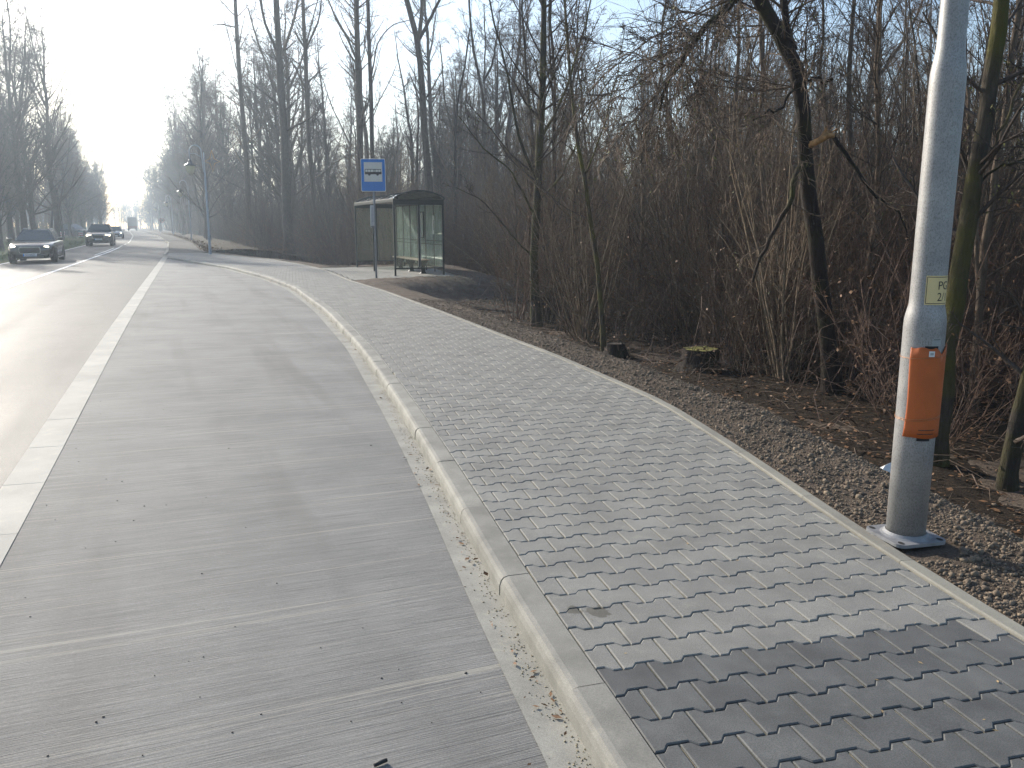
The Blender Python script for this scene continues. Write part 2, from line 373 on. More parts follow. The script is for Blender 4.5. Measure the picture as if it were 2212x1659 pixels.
# pale edge slabs between road and bay
strip = obj('edge_strip', None); strip['kind'] = 'structure'
def quad_prism(q, z0, z1, ch=0.006):
    """four plan points -> block with a small chamfer"""
    c = sum((Vector((p[0], p[1], 0)) for p in q), Vector()) / 4
    top = []
    for p in q:
        d = (Vector((p[0], p[1], 0)) - c); d = d * (1 - ch / max(d.length, 1e-6)); top.append((c.x + d.x, c.y + d.y))
    zt = z1 if isinstance(z1, (list, tuple)) else [z1] * 4
    V = [(p[0], p[1], z0) for p in q] + [(p[0], p[1], z - ch) for p, z in zip(q, zt)] + [(p[0], p[1], z) for p, z in zip(top, zt)]
    Fc = [(3, 2, 1, 0), (8, 9, 10, 11)]
    for b in (0, 4):
        for j in range(4): Fc.append((b + j, b + (j + 1) % 4, b + 4 + (j + 1) % 4, b + 4 + j))
    return V, Fc
y = -5.0
while y < 43.5:
    y1 = y + 0.93; g = 0.0015
    q = [(float(road_r(y + g)) + 0.0, y + g), (float(road_r(y + g)) + 0.238, y + g + 0.07), (float(road_r(y1 - g)) + 0.238, y1 - g + 0.07), (float(road_r(y1 - g)), y1 - g)]
    V, Fc = quad_prism(q, ZR - 0.12, ZR + 0.004 + random.uniform(-.001, .001), 0.002)
    obj('edging_slab', mesh_from('edging_slab', V, Fc, M['slab']), strip)
    y = y1

# kerb stones of the bay
kerb = obj('kerb', None); kerb['kind'] = 'structure'
def kerb_frame(y):
    x = float(kerb_in(y)); t = Vector((float(kerb_in(y + .1) - kerb_in(y - .1)), 0.2, 0)).normalized()
    return Vector((x, y, 0)), Vector((t.y, -t.x, 0))
KPROF = [(0.0, -0.25), (0.0, -0.003), (-0.004, 0.002), (-0.105, 0.0), (-0.125, -0.006), (-0.138, -0.02), (-0.146, -0.045), (-0.15, -0.25)]
def kerb_stone(y0, y1, drop0=0.0, drop1=0.0):
    V = []; jo = random.gauss(0, .0025); jz = random.gauss(0, .002)
    for yy, dr in ((y0, drop0), ((y0 + y1) / 2, (drop0 + drop1) / 2), (y1, drop1)):
        p, nn = kerb_frame(yy)
        for d, z in KPROF: V.append(p + nn * (d + jo * (d < -.05)) + Vector((0, 0, z - dr + jz if z > -0.2 else z)))
    m_ = len(KPROF); Fc = []
    for s in range(2):
        for j in range(m_ - 1): Fc.append((s * m_ + j, s * m_ + j + 1, (s + 1) * m_ + j + 1, (s + 1) * m_ + j))
    Fc += [tuple(range(m_))[::-1], tuple(range(2 * m_, 3 * m_))]
    o = obj('kerb_stone', mesh_from('kerb_stone', V, Fc, M['kerb'], False), kerb); return o
y = -4.03
while y < 45.5:
    ln = 1.0 if y < 8.5 else random.choice((0.5, 0.5, 1.0))
    st = ln / math.sqrt(1 + ((kerb_in(y + .5) - kerb_in(y)) / .5) ** 2)
    d = lambda q: 0.03 * min(1, max(0, (q - 41.5) / 3.5))
    kerb_stone(y + 0.0035, y + st - 0.0035, d(y), d(y + st)); y += st
# low kerb of the road beyond the bay
fk = obj('far_kerb', None); fk['kind'] = 'structure'
y = 45.8
while y < 150:
    y1 = y + 0.92
    q = [(float(road_r(y)) + .01, y), (float(road_r(y)) + .15, y + .05), (float(road_r(y1)) + .15, y1 + .04), (float(road_r(y1)) + .01, y1 - .01)]
    V, Fc = quad_prism(q, -.2, ZR + 0.09, 0.012); obj('kerb_stone', mesh_from('kerb_stone', V, Fc, M['kerb']), fk); y = y1
ysf = np.concatenate([np.arange(49.4, 60, 1.0), np.arange(60, 340, 4.0)])
ribbon('path', ysf, road_r(ysf) + 0.13, road_r(ysf) + 2.3, 4, lambda x, y, t: ZR + 0.047 + 0.0 * x, M['path'])
ribbon('leaf_bank', ysf, road_r(ysf) + 2.2, road_r(ysf) + 12.0, 16, lambda x, y, t: ZR + 0.07 + 0.22 * np.sin(np.pi * np.clip(t * 2.2, 0, 1)) - 0.75 * np.clip((t - 0.42) / 0.58, 0, 1) + wob(x, y, 1.2, 0.03), M['leafbank'])
# left verge and the side road where a car waits
ribbon('verge', ys_far, road_r(ys_far) - ROADW - 34, road_r(ys_far) - ROADW + 0.02, 40, lambda x, y, t: ZR - 0.004 + 0.09 * np.sin(np.pi * np.clip((1 - t) * 12, 0, 1)) + wob(x, y, 2.0, 0.03) * np.clip((1 - t) * 12, 0, 1), M['grassground'])

# ------------------------------------------------------------------ pavers
TH = R(14.5); e1 = np.array([math.cos(TH), math.sin(TH)]); e2 = np.array([-math.sin(TH), math.cos(TH)])
PL, PW = 0.2, 0.165; ORG = np.array([0.51, 2.895])     # a joint of the row where the dark pavers begin
EDGE_W = 0.08
def pav_outline():
    L = PL / 2 - 0.003; W1 = PW / 2 + 0.0145 - 0.0032; W0 = PW / 2 - 0.0145 - 0.0032
    half = [(-L, -W1), (-.060, -W1), (-.036, -W0), (.036, -W0), (.060, -W1), (L, -W1)]
    return half + [(-x, -y) for x, y in half]
OUT = np.array(pav_outline())
def clip(poly, p, nrm):
    """keep the side where (q-p).nrm <= 0"""
    res = []
    for a, b in zip(poly, poly[1:] + poly[:1]):
        da = (a[0] - p[0]) * nrm[0] + (a[1] - p[1]) * nrm[1]; db = (b[0] - p[0]) * nrm[0] + (b[1] - p[1]) * nrm[1]
        if da <= 0: res.append(a)
        if (da < 0 < db) or (db < 0 < da):
            s = da / (da - db); res.append((a[0] + (b[0] - a[0]) * s, a[1] + (b[1] - a[1]) * s))
    return res
def area(poly): return 0.5 * sum(a[0] * b[1] - b[0] * a[1] for a, b in zip(poly, poly[1:] + poly[:1]))
def paver_solid(poly, z0=-0.03, ch=0.0045, dz=0.0035):
    n = len(poly); P = np.array(poly)
    prv = np.roll(P, 1, 0); nxt = np.roll(P, -1, 0)
    def un_(v): return v / np.maximum(np.linalg.norm(v, axis=1, keepdims=True), 1e-9)
    d1 = un_(P - prv); d2 = un_(nxt - P); n1 = np.stack([-d1[:, 1], d1[:, 0]], 1); n2 = np.stack([-d2[:, 1], d2[:, 0]], 1)
    b = un_(n1 + n2); k = ch / np.maximum(np.sum(b * n1, axis=1), 0.5)
    I = P + b * k[:, None]
    V = np.vstack([np.c_[P, np.full(n, z0)], np.c_[P, np.full(n, -dz)], np.c_[I, np.zeros(n)]])
    Fc = []
    for base in (0, n):
        for j in range(n): Fc.append((base + j, base + (j + 1) % n, base + n + (j + 1) % n, base + n + j))
    Fc.append(tuple(range(2 * n, 3 * n)))
    return V, Fc
def local_line(fun, y, off):
    x = float(fun(y)) + off; t = np.array([float(fun(y + .15) - fun(y - .15)), 0.3]); t /= np.linalg.norm(t)
    return np.array([x, y]), np.array([t[1], -t[0]])     # point, normal to the right
PAD = [un(690, 578.6), un(752, 606), un(992, 597.5), un(922, 574)]
side = obj('pavement', None); side['kind'] = 'structure'
padr = obj('shelter_pad', None); padr['kind'] = 'structure'
# sand the pavers lie in
ysw = np.arange(-3, 50.2, 0.25)
ribbon('joint_sand', ysw, kerb_in(ysw) - 0.002, edge_out(ysw) - 0.01, 8, lambda x, y, t: -0.0085 + 0 * y, M['sand'], parent=side)
PADQ = [(p.x, p.y) for p in PAD]
def in_poly(q, p):
    r = False
    for a, b in zip(q, q[1:] + q[:1]):
        if (a[1] > p[1]) != (b[1] > p[1]) and p[0] < (b[0] - a[0]) * (p[1] - a[1]) / (b[1] - a[1]) + a[0]: r = not r
    return r
def pad_inside_lines():
    c = np.mean(np.array(PADQ), 0); L = []
    for a, b in zip(PADQ, PADQ[1:] + PADQ[:1]):
        a = np.array(a); b = np.array(b); t = (b - a) / np.linalg.norm(b - a); nn = np.array([t[1], -t[0]])
        if np.dot(c - a, nn) > 0: nn = -nn
        L.append((a - nn * 0.06, nn))
    return L
PADL = pad_inside_lines()
cands = []
padV, padF, padN = [], [], 0
for rrow in range(-32, 330):
    for cc in range(-80, 40):
        ctr = ORG + e2 * (PW * (rrow - 0.5)) + e1 * (PL * (cc + (0.5 if rrow % 2 else 0.0) + 0.5))
        if ctr[1] < -2.2 or ctr[1] > 49.6: continue
        kx = float(kerb_in(ctr[1])); ex = float(edge_out(ctr[1])) - EDGE_W
        if kx - 0.16 < ctr[0] < ex + 0.16:
            p1, n1 = local_line(kerb_in, ctr[1], 0.004); p2, n2 = local_line(edge_out, ctr[1], -EDGE_W - 0.006)
            poly = [tuple(ctr + e1 * a + e2 * b) for a, b in OUT]
            full = True
            if ctr[0] < kx + 0.2: poly = clip(poly, p1, -n1); full = False
            if poly and ctr[0] > ex - 0.2: poly = clip(poly, p2, n2); full = False
            if ctr[1] > 49.3: continue
            if len(poly) < 3 or area(poly) < 0.0012: continue
            if not full:
                q = [poly[0]]
                for p in poly[1:]:
                    if abs(p[0] - q[-1][0]) + abs(p[1] - q[-1][1]) > 0.002: q.append(p)
                poly = q
                if len(poly) > 2 and abs(poly[0][0] - poly[-1][0]) + abs(poly[0][1] - poly[-1][1]) < 0.002: poly.pop()
                if len(poly) < 3: continue
                full = abs(area(poly) - area([tuple(q) for q in OUT])) < 1e-5
            cands.append((ctr[1], rrow, cc, ctr, poly, full))
        elif in_poly(PADQ, ctr) and ctr[0] > ex + 0.1:
            poly = [tuple(ctr + e1 * a + e2 * b) for a, b in OUT]
            for p, nn in PADL:
                if poly: poly = clip(poly, p, nn)
            if len(poly) < 3 or area(poly) < 0.002: continue
            V, Fc = paver_solid(poly); padV.append(V); padF += [tuple(i + padN for i in f) for f in Fc]; padN += len(V)
cands.sort(key=lambda q: q[0])
def visible(c):
    return c[1] > 1.9 and abs(c[0]) < c[1] * 0.66 + 0.2
DARK_ROW = 0
def is_dark(rrow, cc):
    return rrow <= DARK_ROW and not (rrow == DARK_ROW and cc > 6) or (rrow <= -14)
Vf, Ff = paver_solid([tuple(q) for q in OUT])
me_full = {False: mesh_from('paving_block', Vf, Ff, M['paver']), True: mesh_from('paving_block', Vf, Ff, M['paver_dark'])}
single = 0; SV, SF, SN, SM, ST = [], [], 0, [], []
for (yy, rrow, cc, ctr, poly, full) in cands:
    dk = is_dark(rrow, cc)
    ddz = random.gauss(0, 0.0007)
    if single < 300 and visible(ctr):
        single += 1
        if full: obj('paving_block', me_full[dk], side, (ctr[0], ctr[1], ddz), (random.gauss(0, .0035), random.gauss(0, .0035), TH + random.gauss(0, .006)))
        else:
            lp = [(p[0] - ctr[0], p[1] - ctr[1]) for p in poly]; V, Fc = paver_solid(lp)
            obj('paving_block', mesh_from('paving_block', V, Fc, M['paver_dark'] if dk else M['paver']), side, (ctr[0], ctr[1], ddz))
    else:
        V, Fc = paver_solid(poly); V = V + np.array([0, 0, ddz])
        SV.append(V); SF += [tuple(i + SN for i in f) for f in Fc]; SN += len(V); SM += [1 if dk else 0] * len(Fc); ST += [random.random()] * len(V)
me = mesh_from('paving_blocks', np.vstack(SV), SF, mats=[M['paver'], M['paver_dark']], midx=SM)
at_ = me.attributes.new('tone', 'FLOAT', 'POINT'); at_.data.foreach_set('value', np.array(ST, dtype=np.float32))
tag(obj('paving_blocks', me, side), kind='stuff')
# shelter pad: sand, blocks and thin edging
V = [(p[0], p[1], -0.0085) for p in PADQ]
obj('joint_sand', mesh_from('joint_sand', V, [(0, 1, 2, 3)], M['sand']), padr)
tag(obj('paving_blocks', mesh_from('paving_blocks', np.vstack(padV), padF, M['paver']), padr), kind='stuff')
for a, b in zip(PADQ, PADQ[1:] + PADQ[:1]):
    if a is PADQ[0]: continue
    d = Vector((b[0] - a[0], b[1] - a[1], 0)); n_ = max(1, int(d.length / 1.0))
    for q in range(n_):
        mb = MB(); c = Vector((a[0], a[1], -0.06)) + d * ((q + 0.5) / n_)
        mb.box(c, (d.length / n_ - 0.006, 0.06, 0.13), (0, 0, math.atan2(d.y, d.x)), 0.004); mb.done('edging_stone', M['edging'], padr)
# edging stones on the right of the pavement
edg = obj('pavement_edging', None); edg['kind'] = 'structure'
y = -3.0
while y < 49.5:
    sl = (edge_out(y + .5) - edge_out(y)) / .5; st = 1.0 / math.sqrt(1 + sl * sl); V = []
    prof = [(-EDGE_W, -.16), (-EDGE_W, 0.006), (-EDGE_W + .008, 0.011), (-.008, 0.011), (0, 0.004), (0, -.16)]
    for s_ in range(3):
        yy = y + 0.002 + (st - 0.004) * s_ / 2; p, nn = local_line(edge_out, yy, 0)
        dd = 0.0
        for d, z in prof: V.append((p[0] + nn[0] * d, p[1] + nn[1] * d, z - dd))
    m_ = len(prof); Fc = []
    for s_ in range(2):
        for j in range(m_ - 1): Fc.append((s_ * m_ + j, (s_ + 1) * m_ + j, (s_ + 1) * m_ + j + 1, s_ * m_ + j + 1))
    Fc += [tuple(range(m_)), tuple(range(2 * m_, 3 * m_))[::-1]]
    obj('edging_stone', mesh_from('edging_stone', V, Fc, M['edging']), edg); y += st

# ------------------------------------------------------------------ soil bank right of the pavement
def seg_dist(PX, PY, a, b):
    a = np.array(a); b = np.array(b); d = b - a; L = np.dot(d, d)
    t = np.clip(((PX - a[0]) * d[0] + (PY - a[1]) * d[1]) / L, 0, 1)
    return np.hypot(PX - a[0] - t * d[0], PY - a[1] - t * d[1])
def pad_dist(PX, PY):
    d = np.min([seg_dist(PX, PY, a, b) for a, b in zip(PADQ, PADQ[1:] + PADQ[:1])], axis=0)
    ins = np.ones_like(PX, dtype=bool)
    for p, nn in PADL: ins &= ((PX - p[0]) * nn[0] + (PY - p[1]) * nn[1] < 0.06)
    return np.where(ins, 0, d), ins
def bank_z(X, Y):
    """height of the soil beside the pavement"""
    sl = 0.95
    d1 = (X - edge_out(Y)) * sl
    d2, ins = pad_dist(X, Y)
    w1 = 0.55 + 0.0 * Y; w2 = np.interp(Y, [3, 8, 14, 22, 30, 50], [1.9, 1.9, 1.9, 2.4, 2.6, 2.6])
    s1 = np.clip((d1 - w1) / (w2 - w1), 0, 1); s2 = np.clip((d2 - 0.9) / 2.0, 0, 1)
    s = np.minimum(s1, s2); s = s * s * (3 - 2 * s)
    top = 0.0 + 0.05 * np.clip(d1 / 0.4, 0, 1) * np.clip((2.2 - d2) / 2.0, 0, 1)
    lump = np.clip(d1 / 0.25, 0, 1) * (wob(X, Y, 0.35, 0.012) + wob(X, Y, 0.13, 0.006))
    z = top - 0.01 + lump + (FLOOR_Z - 0.05) * s
    z = np.where(ins, -0.09, z)
    return z, d1, d2, s
ysb = np.concatenate([np.arange(-3, 16, 0.07), np.arange(16, 52, 0.15)])
nb = 90
t = np.linspace(0, 1, nb) ** 1.4 * 6.5
X = edge_out(ysb)[:, None] - 0.03 + t[None, :]; Y = np.repeat(ysb[:, None], nb, 1)
Z = bank_z(X, Y)[0]
V = np.stack([X, Y, Z], -1).reshape(-1, 3)
i, j = np.meshgrid(np.arange(len(ysb) - 1), np.arange(nb - 1), indexing='ij'); a = (i * nb + j).ravel()
tag(obj('soil_bank', mesh_from('soil_bank', V, np.stack([a, a + 1, a + nb + 1, a + nb], 1), M['soil'], True)), kind='structure')
def ground_z(x, y):
    z = float(floor_z(np.array([x]), np.array([y]))[0])
    if -3 < y < 52 and 0 < x - float(edge_out(y)) < 6.3:
        z = max(z, float(bank_z(np.array([x]), np.array([y]))[0][0]))
    return z
# clods and pebbles
def icos():
    bm = bmesh.new(); bmesh.ops.create_icosphere(bm, subdivisions=1, radius=1.0)
    V = np.array([v.co[:] for v in bm.verts]); Fc = np.array([[v.index for v in f.verts] for f in bm.faces]); bm.free(); return V, Fc
IV, IF = icos()
def scatter_stones(name, P, size, m, flat=0.7):
    N = len(P)
    sc = size[:, None] * rng.uniform(0.65, 1.3, (N, 3)) * np.array([1, 1, flat])
    jit = rng.uniform(0.75, 1.2, (N, len(IV)))
    a = rng.uniform(0, 2 * np.pi, N); ca, sa = np.cos(a), np.sin(a)
    L = IV[None] * jit[..., None] * sc[:, None, :]
    Xr = L[..., 0] * ca[:, None] - L[..., 1] * sa[:, None]; Yr = L[..., 0] * sa[:, None] + L[..., 1] * ca[:, None]
    V = np.stack([Xr, Yr, L[..., 2]], -1) + P[:, None, :]
    Fc = (IF[None] + (np.arange(N) * len(IV))[:, None, None]).reshape(-1, 3)
    me = mesh_from(name, V.reshape(-1, 3), Fc, m, False)
    a_ = me.attributes.new('tone', 'FLOAT', 'POINT'); a_.data.foreach_set('value', np.repeat(rng.random(N), len(IV)).astype(np.float32))
    return obj(name, me)
N = 70000
yy = 2.6 + 16 * rng.random(N) ** 2.0; dd = rng.uniform(0.02, 1.0, N) ** 1.1 * 2.3
xx = edge_out(yy) + dd; zz, d1, d2, s = bank_z(xx, yy)
size = np.clip(rng.lognormal(math.log(0.0058), 0.52, N), 0.003, 0.026)
ok = (xx < yy * 0.7 + .4)
ok &= ~((np.hypot(xx - 2.08, yy - 4.12) < 0.24))
P = np.stack([xx, yy, zz + size * 0.25], -1)[ok]
tag(scatter_stones('soil_clods', P, size[ok], M['clod'], 0.8), kind='stuff')

# ------------------------------------------------------------------ trees
def interp_paths(P, Rr, idx, t):
    n = P.shape[1]; f = t * (n - 1); k = np.minimum(f.astype(int), n - 2); a = (f - k)[:, None]
    base = P[idx, k] * (1 - a) + P[idx, k + 1] * a
    tan = P[idx, k + 1] - P[idx, k]; tan /= np.maximum(np.linalg.norm(tan, axis=1, keepdims=True), 1e-9)
    r = Rr[idx, k] * (1 - a[:, 0]) + Rr[idx, k + 1] * a[:, 0]
    return base, tan, r
def spawn(P, Rr, per, t0, t1, length, spread, n, up, jitter, rr=0.5, rmin=0.003, taper_len=0.6, g=None):
    """children of every path of a batch. length: fraction-of-parent or absolute array function"""
    g = g or rng
    N = len(P) * per
    idx = np.repeat(np.arange(len(P)), per); t = g.uniform(t0, t1, N)
    base, tan, r = interp_paths(P, Rr, idx, t)
    rnd = g.normal(size=(N, 3)); perp = rnd - tan * np.sum(rnd * tan, 1, keepdims=True); perp /= np.maximum(np.linalg.norm(perp, axis=1, keepdims=True), 1e-9)
    a = g.normal(spread, 0.18, N)[:, None]
    d = tan * np.cos(a) + perp * np.sin(a)
    plen = np.sum(np.linalg.norm(np.diff(P, axis=1), axis=2), axis=1)[idx]
    L = plen * length * (1 - taper_len * t) * g.uniform(0.55, 1.25, N)
    pts = [base]; step = (L / (n - 1))[:, None]; cur = d.copy()
    for q in range(n - 1):
        cur = cur + g.normal(0, jitter, (N, 3)) + np.array([0, 0, up]); cur /= np.linalg.norm(cur, axis=1, keepdims=True)
        pts.append(pts[-1] + cur * step)
    Pc = np.stack(pts, 1)
    r0 = np.maximum(r * rr * g.uniform(0.6, 1.1, N), rmin)
    Rc = r0[:, None] * np.linspace(1, 0.35, n)[None, :]
    return Pc, np.maximum(Rc, rmin * 0.6)
def tubes(P, Rr, sides):
    """batch of tubes -> V, quads"""
    N, n, _ = P.shape
    T = np.empty_like(P); T[:, 1:-1] = P[:, 2:] - P[:, :-2]; T[:, 0] = P[:, 1] - P[:, 0]; T[:, -1] = P[:, -1] - P[:, -2]
    T /= np.maximum(np.linalg.norm(T, axis=2, keepdims=True), 1e-9)
    D = P[:, -1] - P[:, 0]; ref = np.where(np.abs(D[:, 2:3]) > 0.7 * np.linalg.norm(D, axis=1, keepdims=True), np.array([[1.0, 0.03, 0]]), np.array([[0.02, 0.03, 1.0]]))
    ref = np.repeat(ref[:, None, :], n, 1)
    A = np.cross(T, ref); A /= np.maximum(np.linalg.norm(A, axis=2, keepdims=True), 1e-9); B = np.cross(T, A)
    ang = np.arange(sides) * 2 * np.pi / sides
    V = P[:, :, None, :] + Rr[:, :, None, None] * (A[:, :, None, :] * np.cos(ang)[None, None, :, None] + B[:, :, None, :] * np.sin(ang)[None, None, :, None])
    V = V.reshape(-1, 3)
    b = (np.arange(N) * n * sides)[:, None, None]; k = (np.arange(n - 1) * sides)[None, :, None]; j = np.arange(sides)[None, None, :]; j2 = (j + 1) % sides
    q = np.stack([b + k + j, b + k + j2, b + k + sides + j2, b + k + sides + j], -1).reshape(-1, 4)
    return V, q
def flakes(P, size, drop=0.0, g=None, asp=0.5):
    """small quads (dead leaves, catkins) at points P"""
    g = g or rng; N = len(P)
    d = g.normal(size=(N, 3)); d[:, 2] = d[:, 2] * 0.6 - drop; d /= np.linalg.norm(d, axis=1, keepdims=True)
    e = np.cross(d, g.normal(size=(N, 3))); e /= np.maximum(np.linalg.norm(e, axis=1, keepdims=True), 1e-9)
    s = (size * g.uniform(0.6, 1.4, N))[:, None]
    V = np.stack([P, P + d * s * .5 + e * s * asp * .5, P + d * s, P + d * s * .5 - e * s * asp * .5], 1).reshape(-1, 3)
    return V, (np.arange(N * 4).reshape(N, 4))
def join(parts):
    V, Fc, off, mi = [], [], 0, []
    for q in parts:
        v, f = q[0], q[1]; V.append(v); Fc.append(f + off); off += len(v); mi += [q[2] if len(q) > 2 else 0] * len(f)
    return np.vstack(V), np.vstack(Fc), mi
def trunk_path(H, lean, wig, n, g, base=None):
    z = np.linspace(0, 1, n); P = np.zeros((n, 3)); P[:, 2] = z * H
    w1 = np.cumsum(g.normal(0, wig, (n, 2)), 0); w1 -= w1[0]
    P[:, 0] = w1[:, 0] + lean[0] * z * H; P[:, 1] = w1[:, 1] + lean[1] * z * H
    return P[None]
def tree_meshes(seed, H, r0, t0, l1, n1, n2, n3, spread=0.9, up=0.06, tw_up=0.02, wig=0.06, lean=(0, 0), fork=0, buds=0, rmin=0.004, mats=('bark', 'twig'), lev4=0):
    g = np.random.default_rng(seed)
    n = 16
    P0 = trunk_path(H, lean, wig * H / 20, n, g); z = np.linspace(0, 1, n)
    R0 = (r0 * (1 - z) ** 0.75 * (1 + 0.5 * np.exp(-z * 30)) + 0.012)[None]
    stem = [tubes(P0, R0, 9)]
    limbs = []
    if fork:
        Pf, Rf = spawn(P0, R0, fork, 0.45, 0.7, 0.62, 0.38, 8, 0.10, 0.07, 0.72, 0.02, 0.5, g); stem.append(tubes(Pf, Rf, 6)); limbs.append((Pf, Rf))
    P1, R1 = spawn(P0, R0, n1, t0, 0.97, l1, spread, 7, up, 0.11, 0.42, 0.012, 0.72, g)
    big = R1[:, 0] > 0.035
    crown = []
    if big.any(): stem.append(tubes(P1[big], R1[big], 5))
    if (~big).any(): crown.append(tubes(P1[~big], R1[~big], 4))
    src = [(P1, R1)] 
    for Pf, Rf in limbs:
        Pq, Rq = spawn(Pf, Rf, max(4, n1 // 4), 0.25, 0.97, 0.42, 0.8, 6, up, 0.12, 0.45, 0.01, 0.6, g); crown.append(tubes(Pq, Rq, 4)); src.append((Pq, Rq))
    tips = []
    for Pq, Rq in src:
        P2, R2 = spawn(Pq, Rq, n2, 0.2, 1.0, 0.45, 0.75, 5, tw_up, 0.14, 0.5, rmin * 1.6, 0.45, g); crown.append(tubes(P2, R2, 3))
        P3, R3 = spawn(P2, R2, n3, 0.15, 1.0, 0.55, 0.7, 4, tw_up, 0.17, 0.6, rmin, 0.3, g); crown.append(tubes(P3, R3, 3)); tips.append(P3)
        if lev4:
            P4, R4 = spawn(P3, R3, lev4, 0.2, 1.0, 0.6, 0.6, 3, tw_up, 0.2, 0.7, rmin * 0.8, 0.2, g); crown.append(tubes(P4, R4, 3)); tips.append(P4)
    if buds:
        tp = np.vstack([q[:, 1:].reshape(-1, 3) for q in tips]); sel = tp[g.integers(0, len(tp), buds)]
        v, f = flakes(sel, np.full(buds, 0.055), 1.2, g, 0.35); crown.append((v, f, 1))
    V, Fc, _ = join(stem); mt = mesh_from('trunk', V, Fc, M[mats[0]], True)
    V, Fc, mi = join(crown); mc = mesh_from('crown', V, Fc, None, False, [M[mats[1]], M['bud']], mi)
    return mt, mc
def add_tree(name, meshes, loc, rz, sc, label, group=None, cat='tree', tilt=(0, 0)):
    o = thing(name, label, cat, loc, rz, group); o.scale = (sc, sc, sc * random.uniform(0.93, 1.08)); o.rotation_euler = (tilt[0], tilt[1], rz)
    obj('trunk', meshes[0], o); obj('crown', meshes[1], o); return o
TALL = [tree_meshes(100 + s, 20, 0.19 + 0.03 * (s % 3), 0.42, 0.23, 34, 6, 5, 0.85, 0.08, 0.03, 0.10, (0.01 * (s - 2), 0.008 * s), fork=(0, 2, 0, 3, 1, 2)[s], rmin=0.0045, mats=('bark', 'twig'), lev4=1) for s in range(6)]
POLE = [tree_meshes(200 + s, 11, 0.055, 0.22, 0.28, 36, 7, 8, 0.7, 0.09, 0.03, 0.10, (0.03 * (s - 2), 0.02), fork=(0, 1, 2, 0, 1)[s], rmin=0.004, buds=60, mats=('bark', 'twig')) for s in range(5)]
BIRCH = [tree_meshes(300 + s, 15, 0.2, 0.14, 0.40, 58, 9, 8, 0.72, 0.07, -0.05, 0.08, (0.0, 0.01 * s), fork=(2, 3, 4)[s], rmin=0.0065, mats=('bark_far', 'twig')) for s in range(3)]

def shrub_mesh(seed, H, stems, fan, twigs, leaves, mats=('twig', 'dead_leaf')):
    g = np.random.default_rng(seed)
    n = 7; a = g.uniform(0, 2 * np.pi, stems); tl = np.abs(g.normal(fan, fan * 0.5, stems))
    d = np.stack([np.cos(a) * np.sin(tl), np.sin(a) * np.sin(tl), np.cos(tl)], 1); hh = H * g.uniform(0.5, 1.1, stems)
    base = np.stack([np.cos(a), np.sin(a), 0 * a], 1) * g.uniform(0.02, 0.35, stems)[:, None]; base[:, 2] = -0.1
    pts = [base]; cur = d.copy()
    for q in range(n - 1):
        cur = cur + g.normal(0, 0.10, (stems, 3)) + np.array([0, 0, 0.02]); cur /= np.linalg.norm(cur, axis=1, keepdims=True); pts.append(pts[-1] + cur * (hh / (n - 1))[:, None])
    P = np.stack(pts, 1); Rr = (0.004 * hh * g.uniform(0.5, 1.2, stems))[:, None] * np.linspace(1, 0.25, n)[None]
    Rr = np.maximum(Rr, 0.003)
    parts = [(*tubes(P, Rr, 4), 0)]
    P2, R2 = spawn(P, Rr, twigs, 0.25, 1.0, 0.34, 0.65, 5, 0.03, 0.16, 0.55, 0.0028, 0.5, g); parts.append((*tubes(P2, R2, 3), 0))
    P3, R3 = spawn(P2, R2, 3, 0.2, 1.0, 0.5, 0.6, 3, 0.02, 0.2, 0.6, 0.0022, 0.2, g); parts.append((*tubes(P3, R3, 3), 0))
    if leaves:
        tp = np.vstack([P2[:, 1:].reshape(-1, 3), P3[:, 1:].reshape(-1, 3)]); sel = tp[g.integers(0, len(tp), leaves)]
        parts.append((*flakes(sel, np.full(leaves, 0.045), 0.4, g, 0.7), 1))
    V, Fc, mi = join(parts); return mesh_from('shrub', V, Fc, None, False, [M[mats[0]], M[mats[1]]], mi)
SHRUB = [shrub_mesh(400 + s, (4.5, 3.6, 5.5, 2.6, 3.2, 2.0)[s], (26, 22, 24, 22, 30, 26)[s], (0.25, 0.35, 0.2, 0.5, 0.4, 0.65)[s], 8, (70, 120, 40, 160, 140, 160)[s],
                    (('twig', 'twig_red', 'twig_sun_tint', 'twig_red', 'twig_sun_tint', 'twig_red')[s], 'dead_leaf')) for s in range(6)]

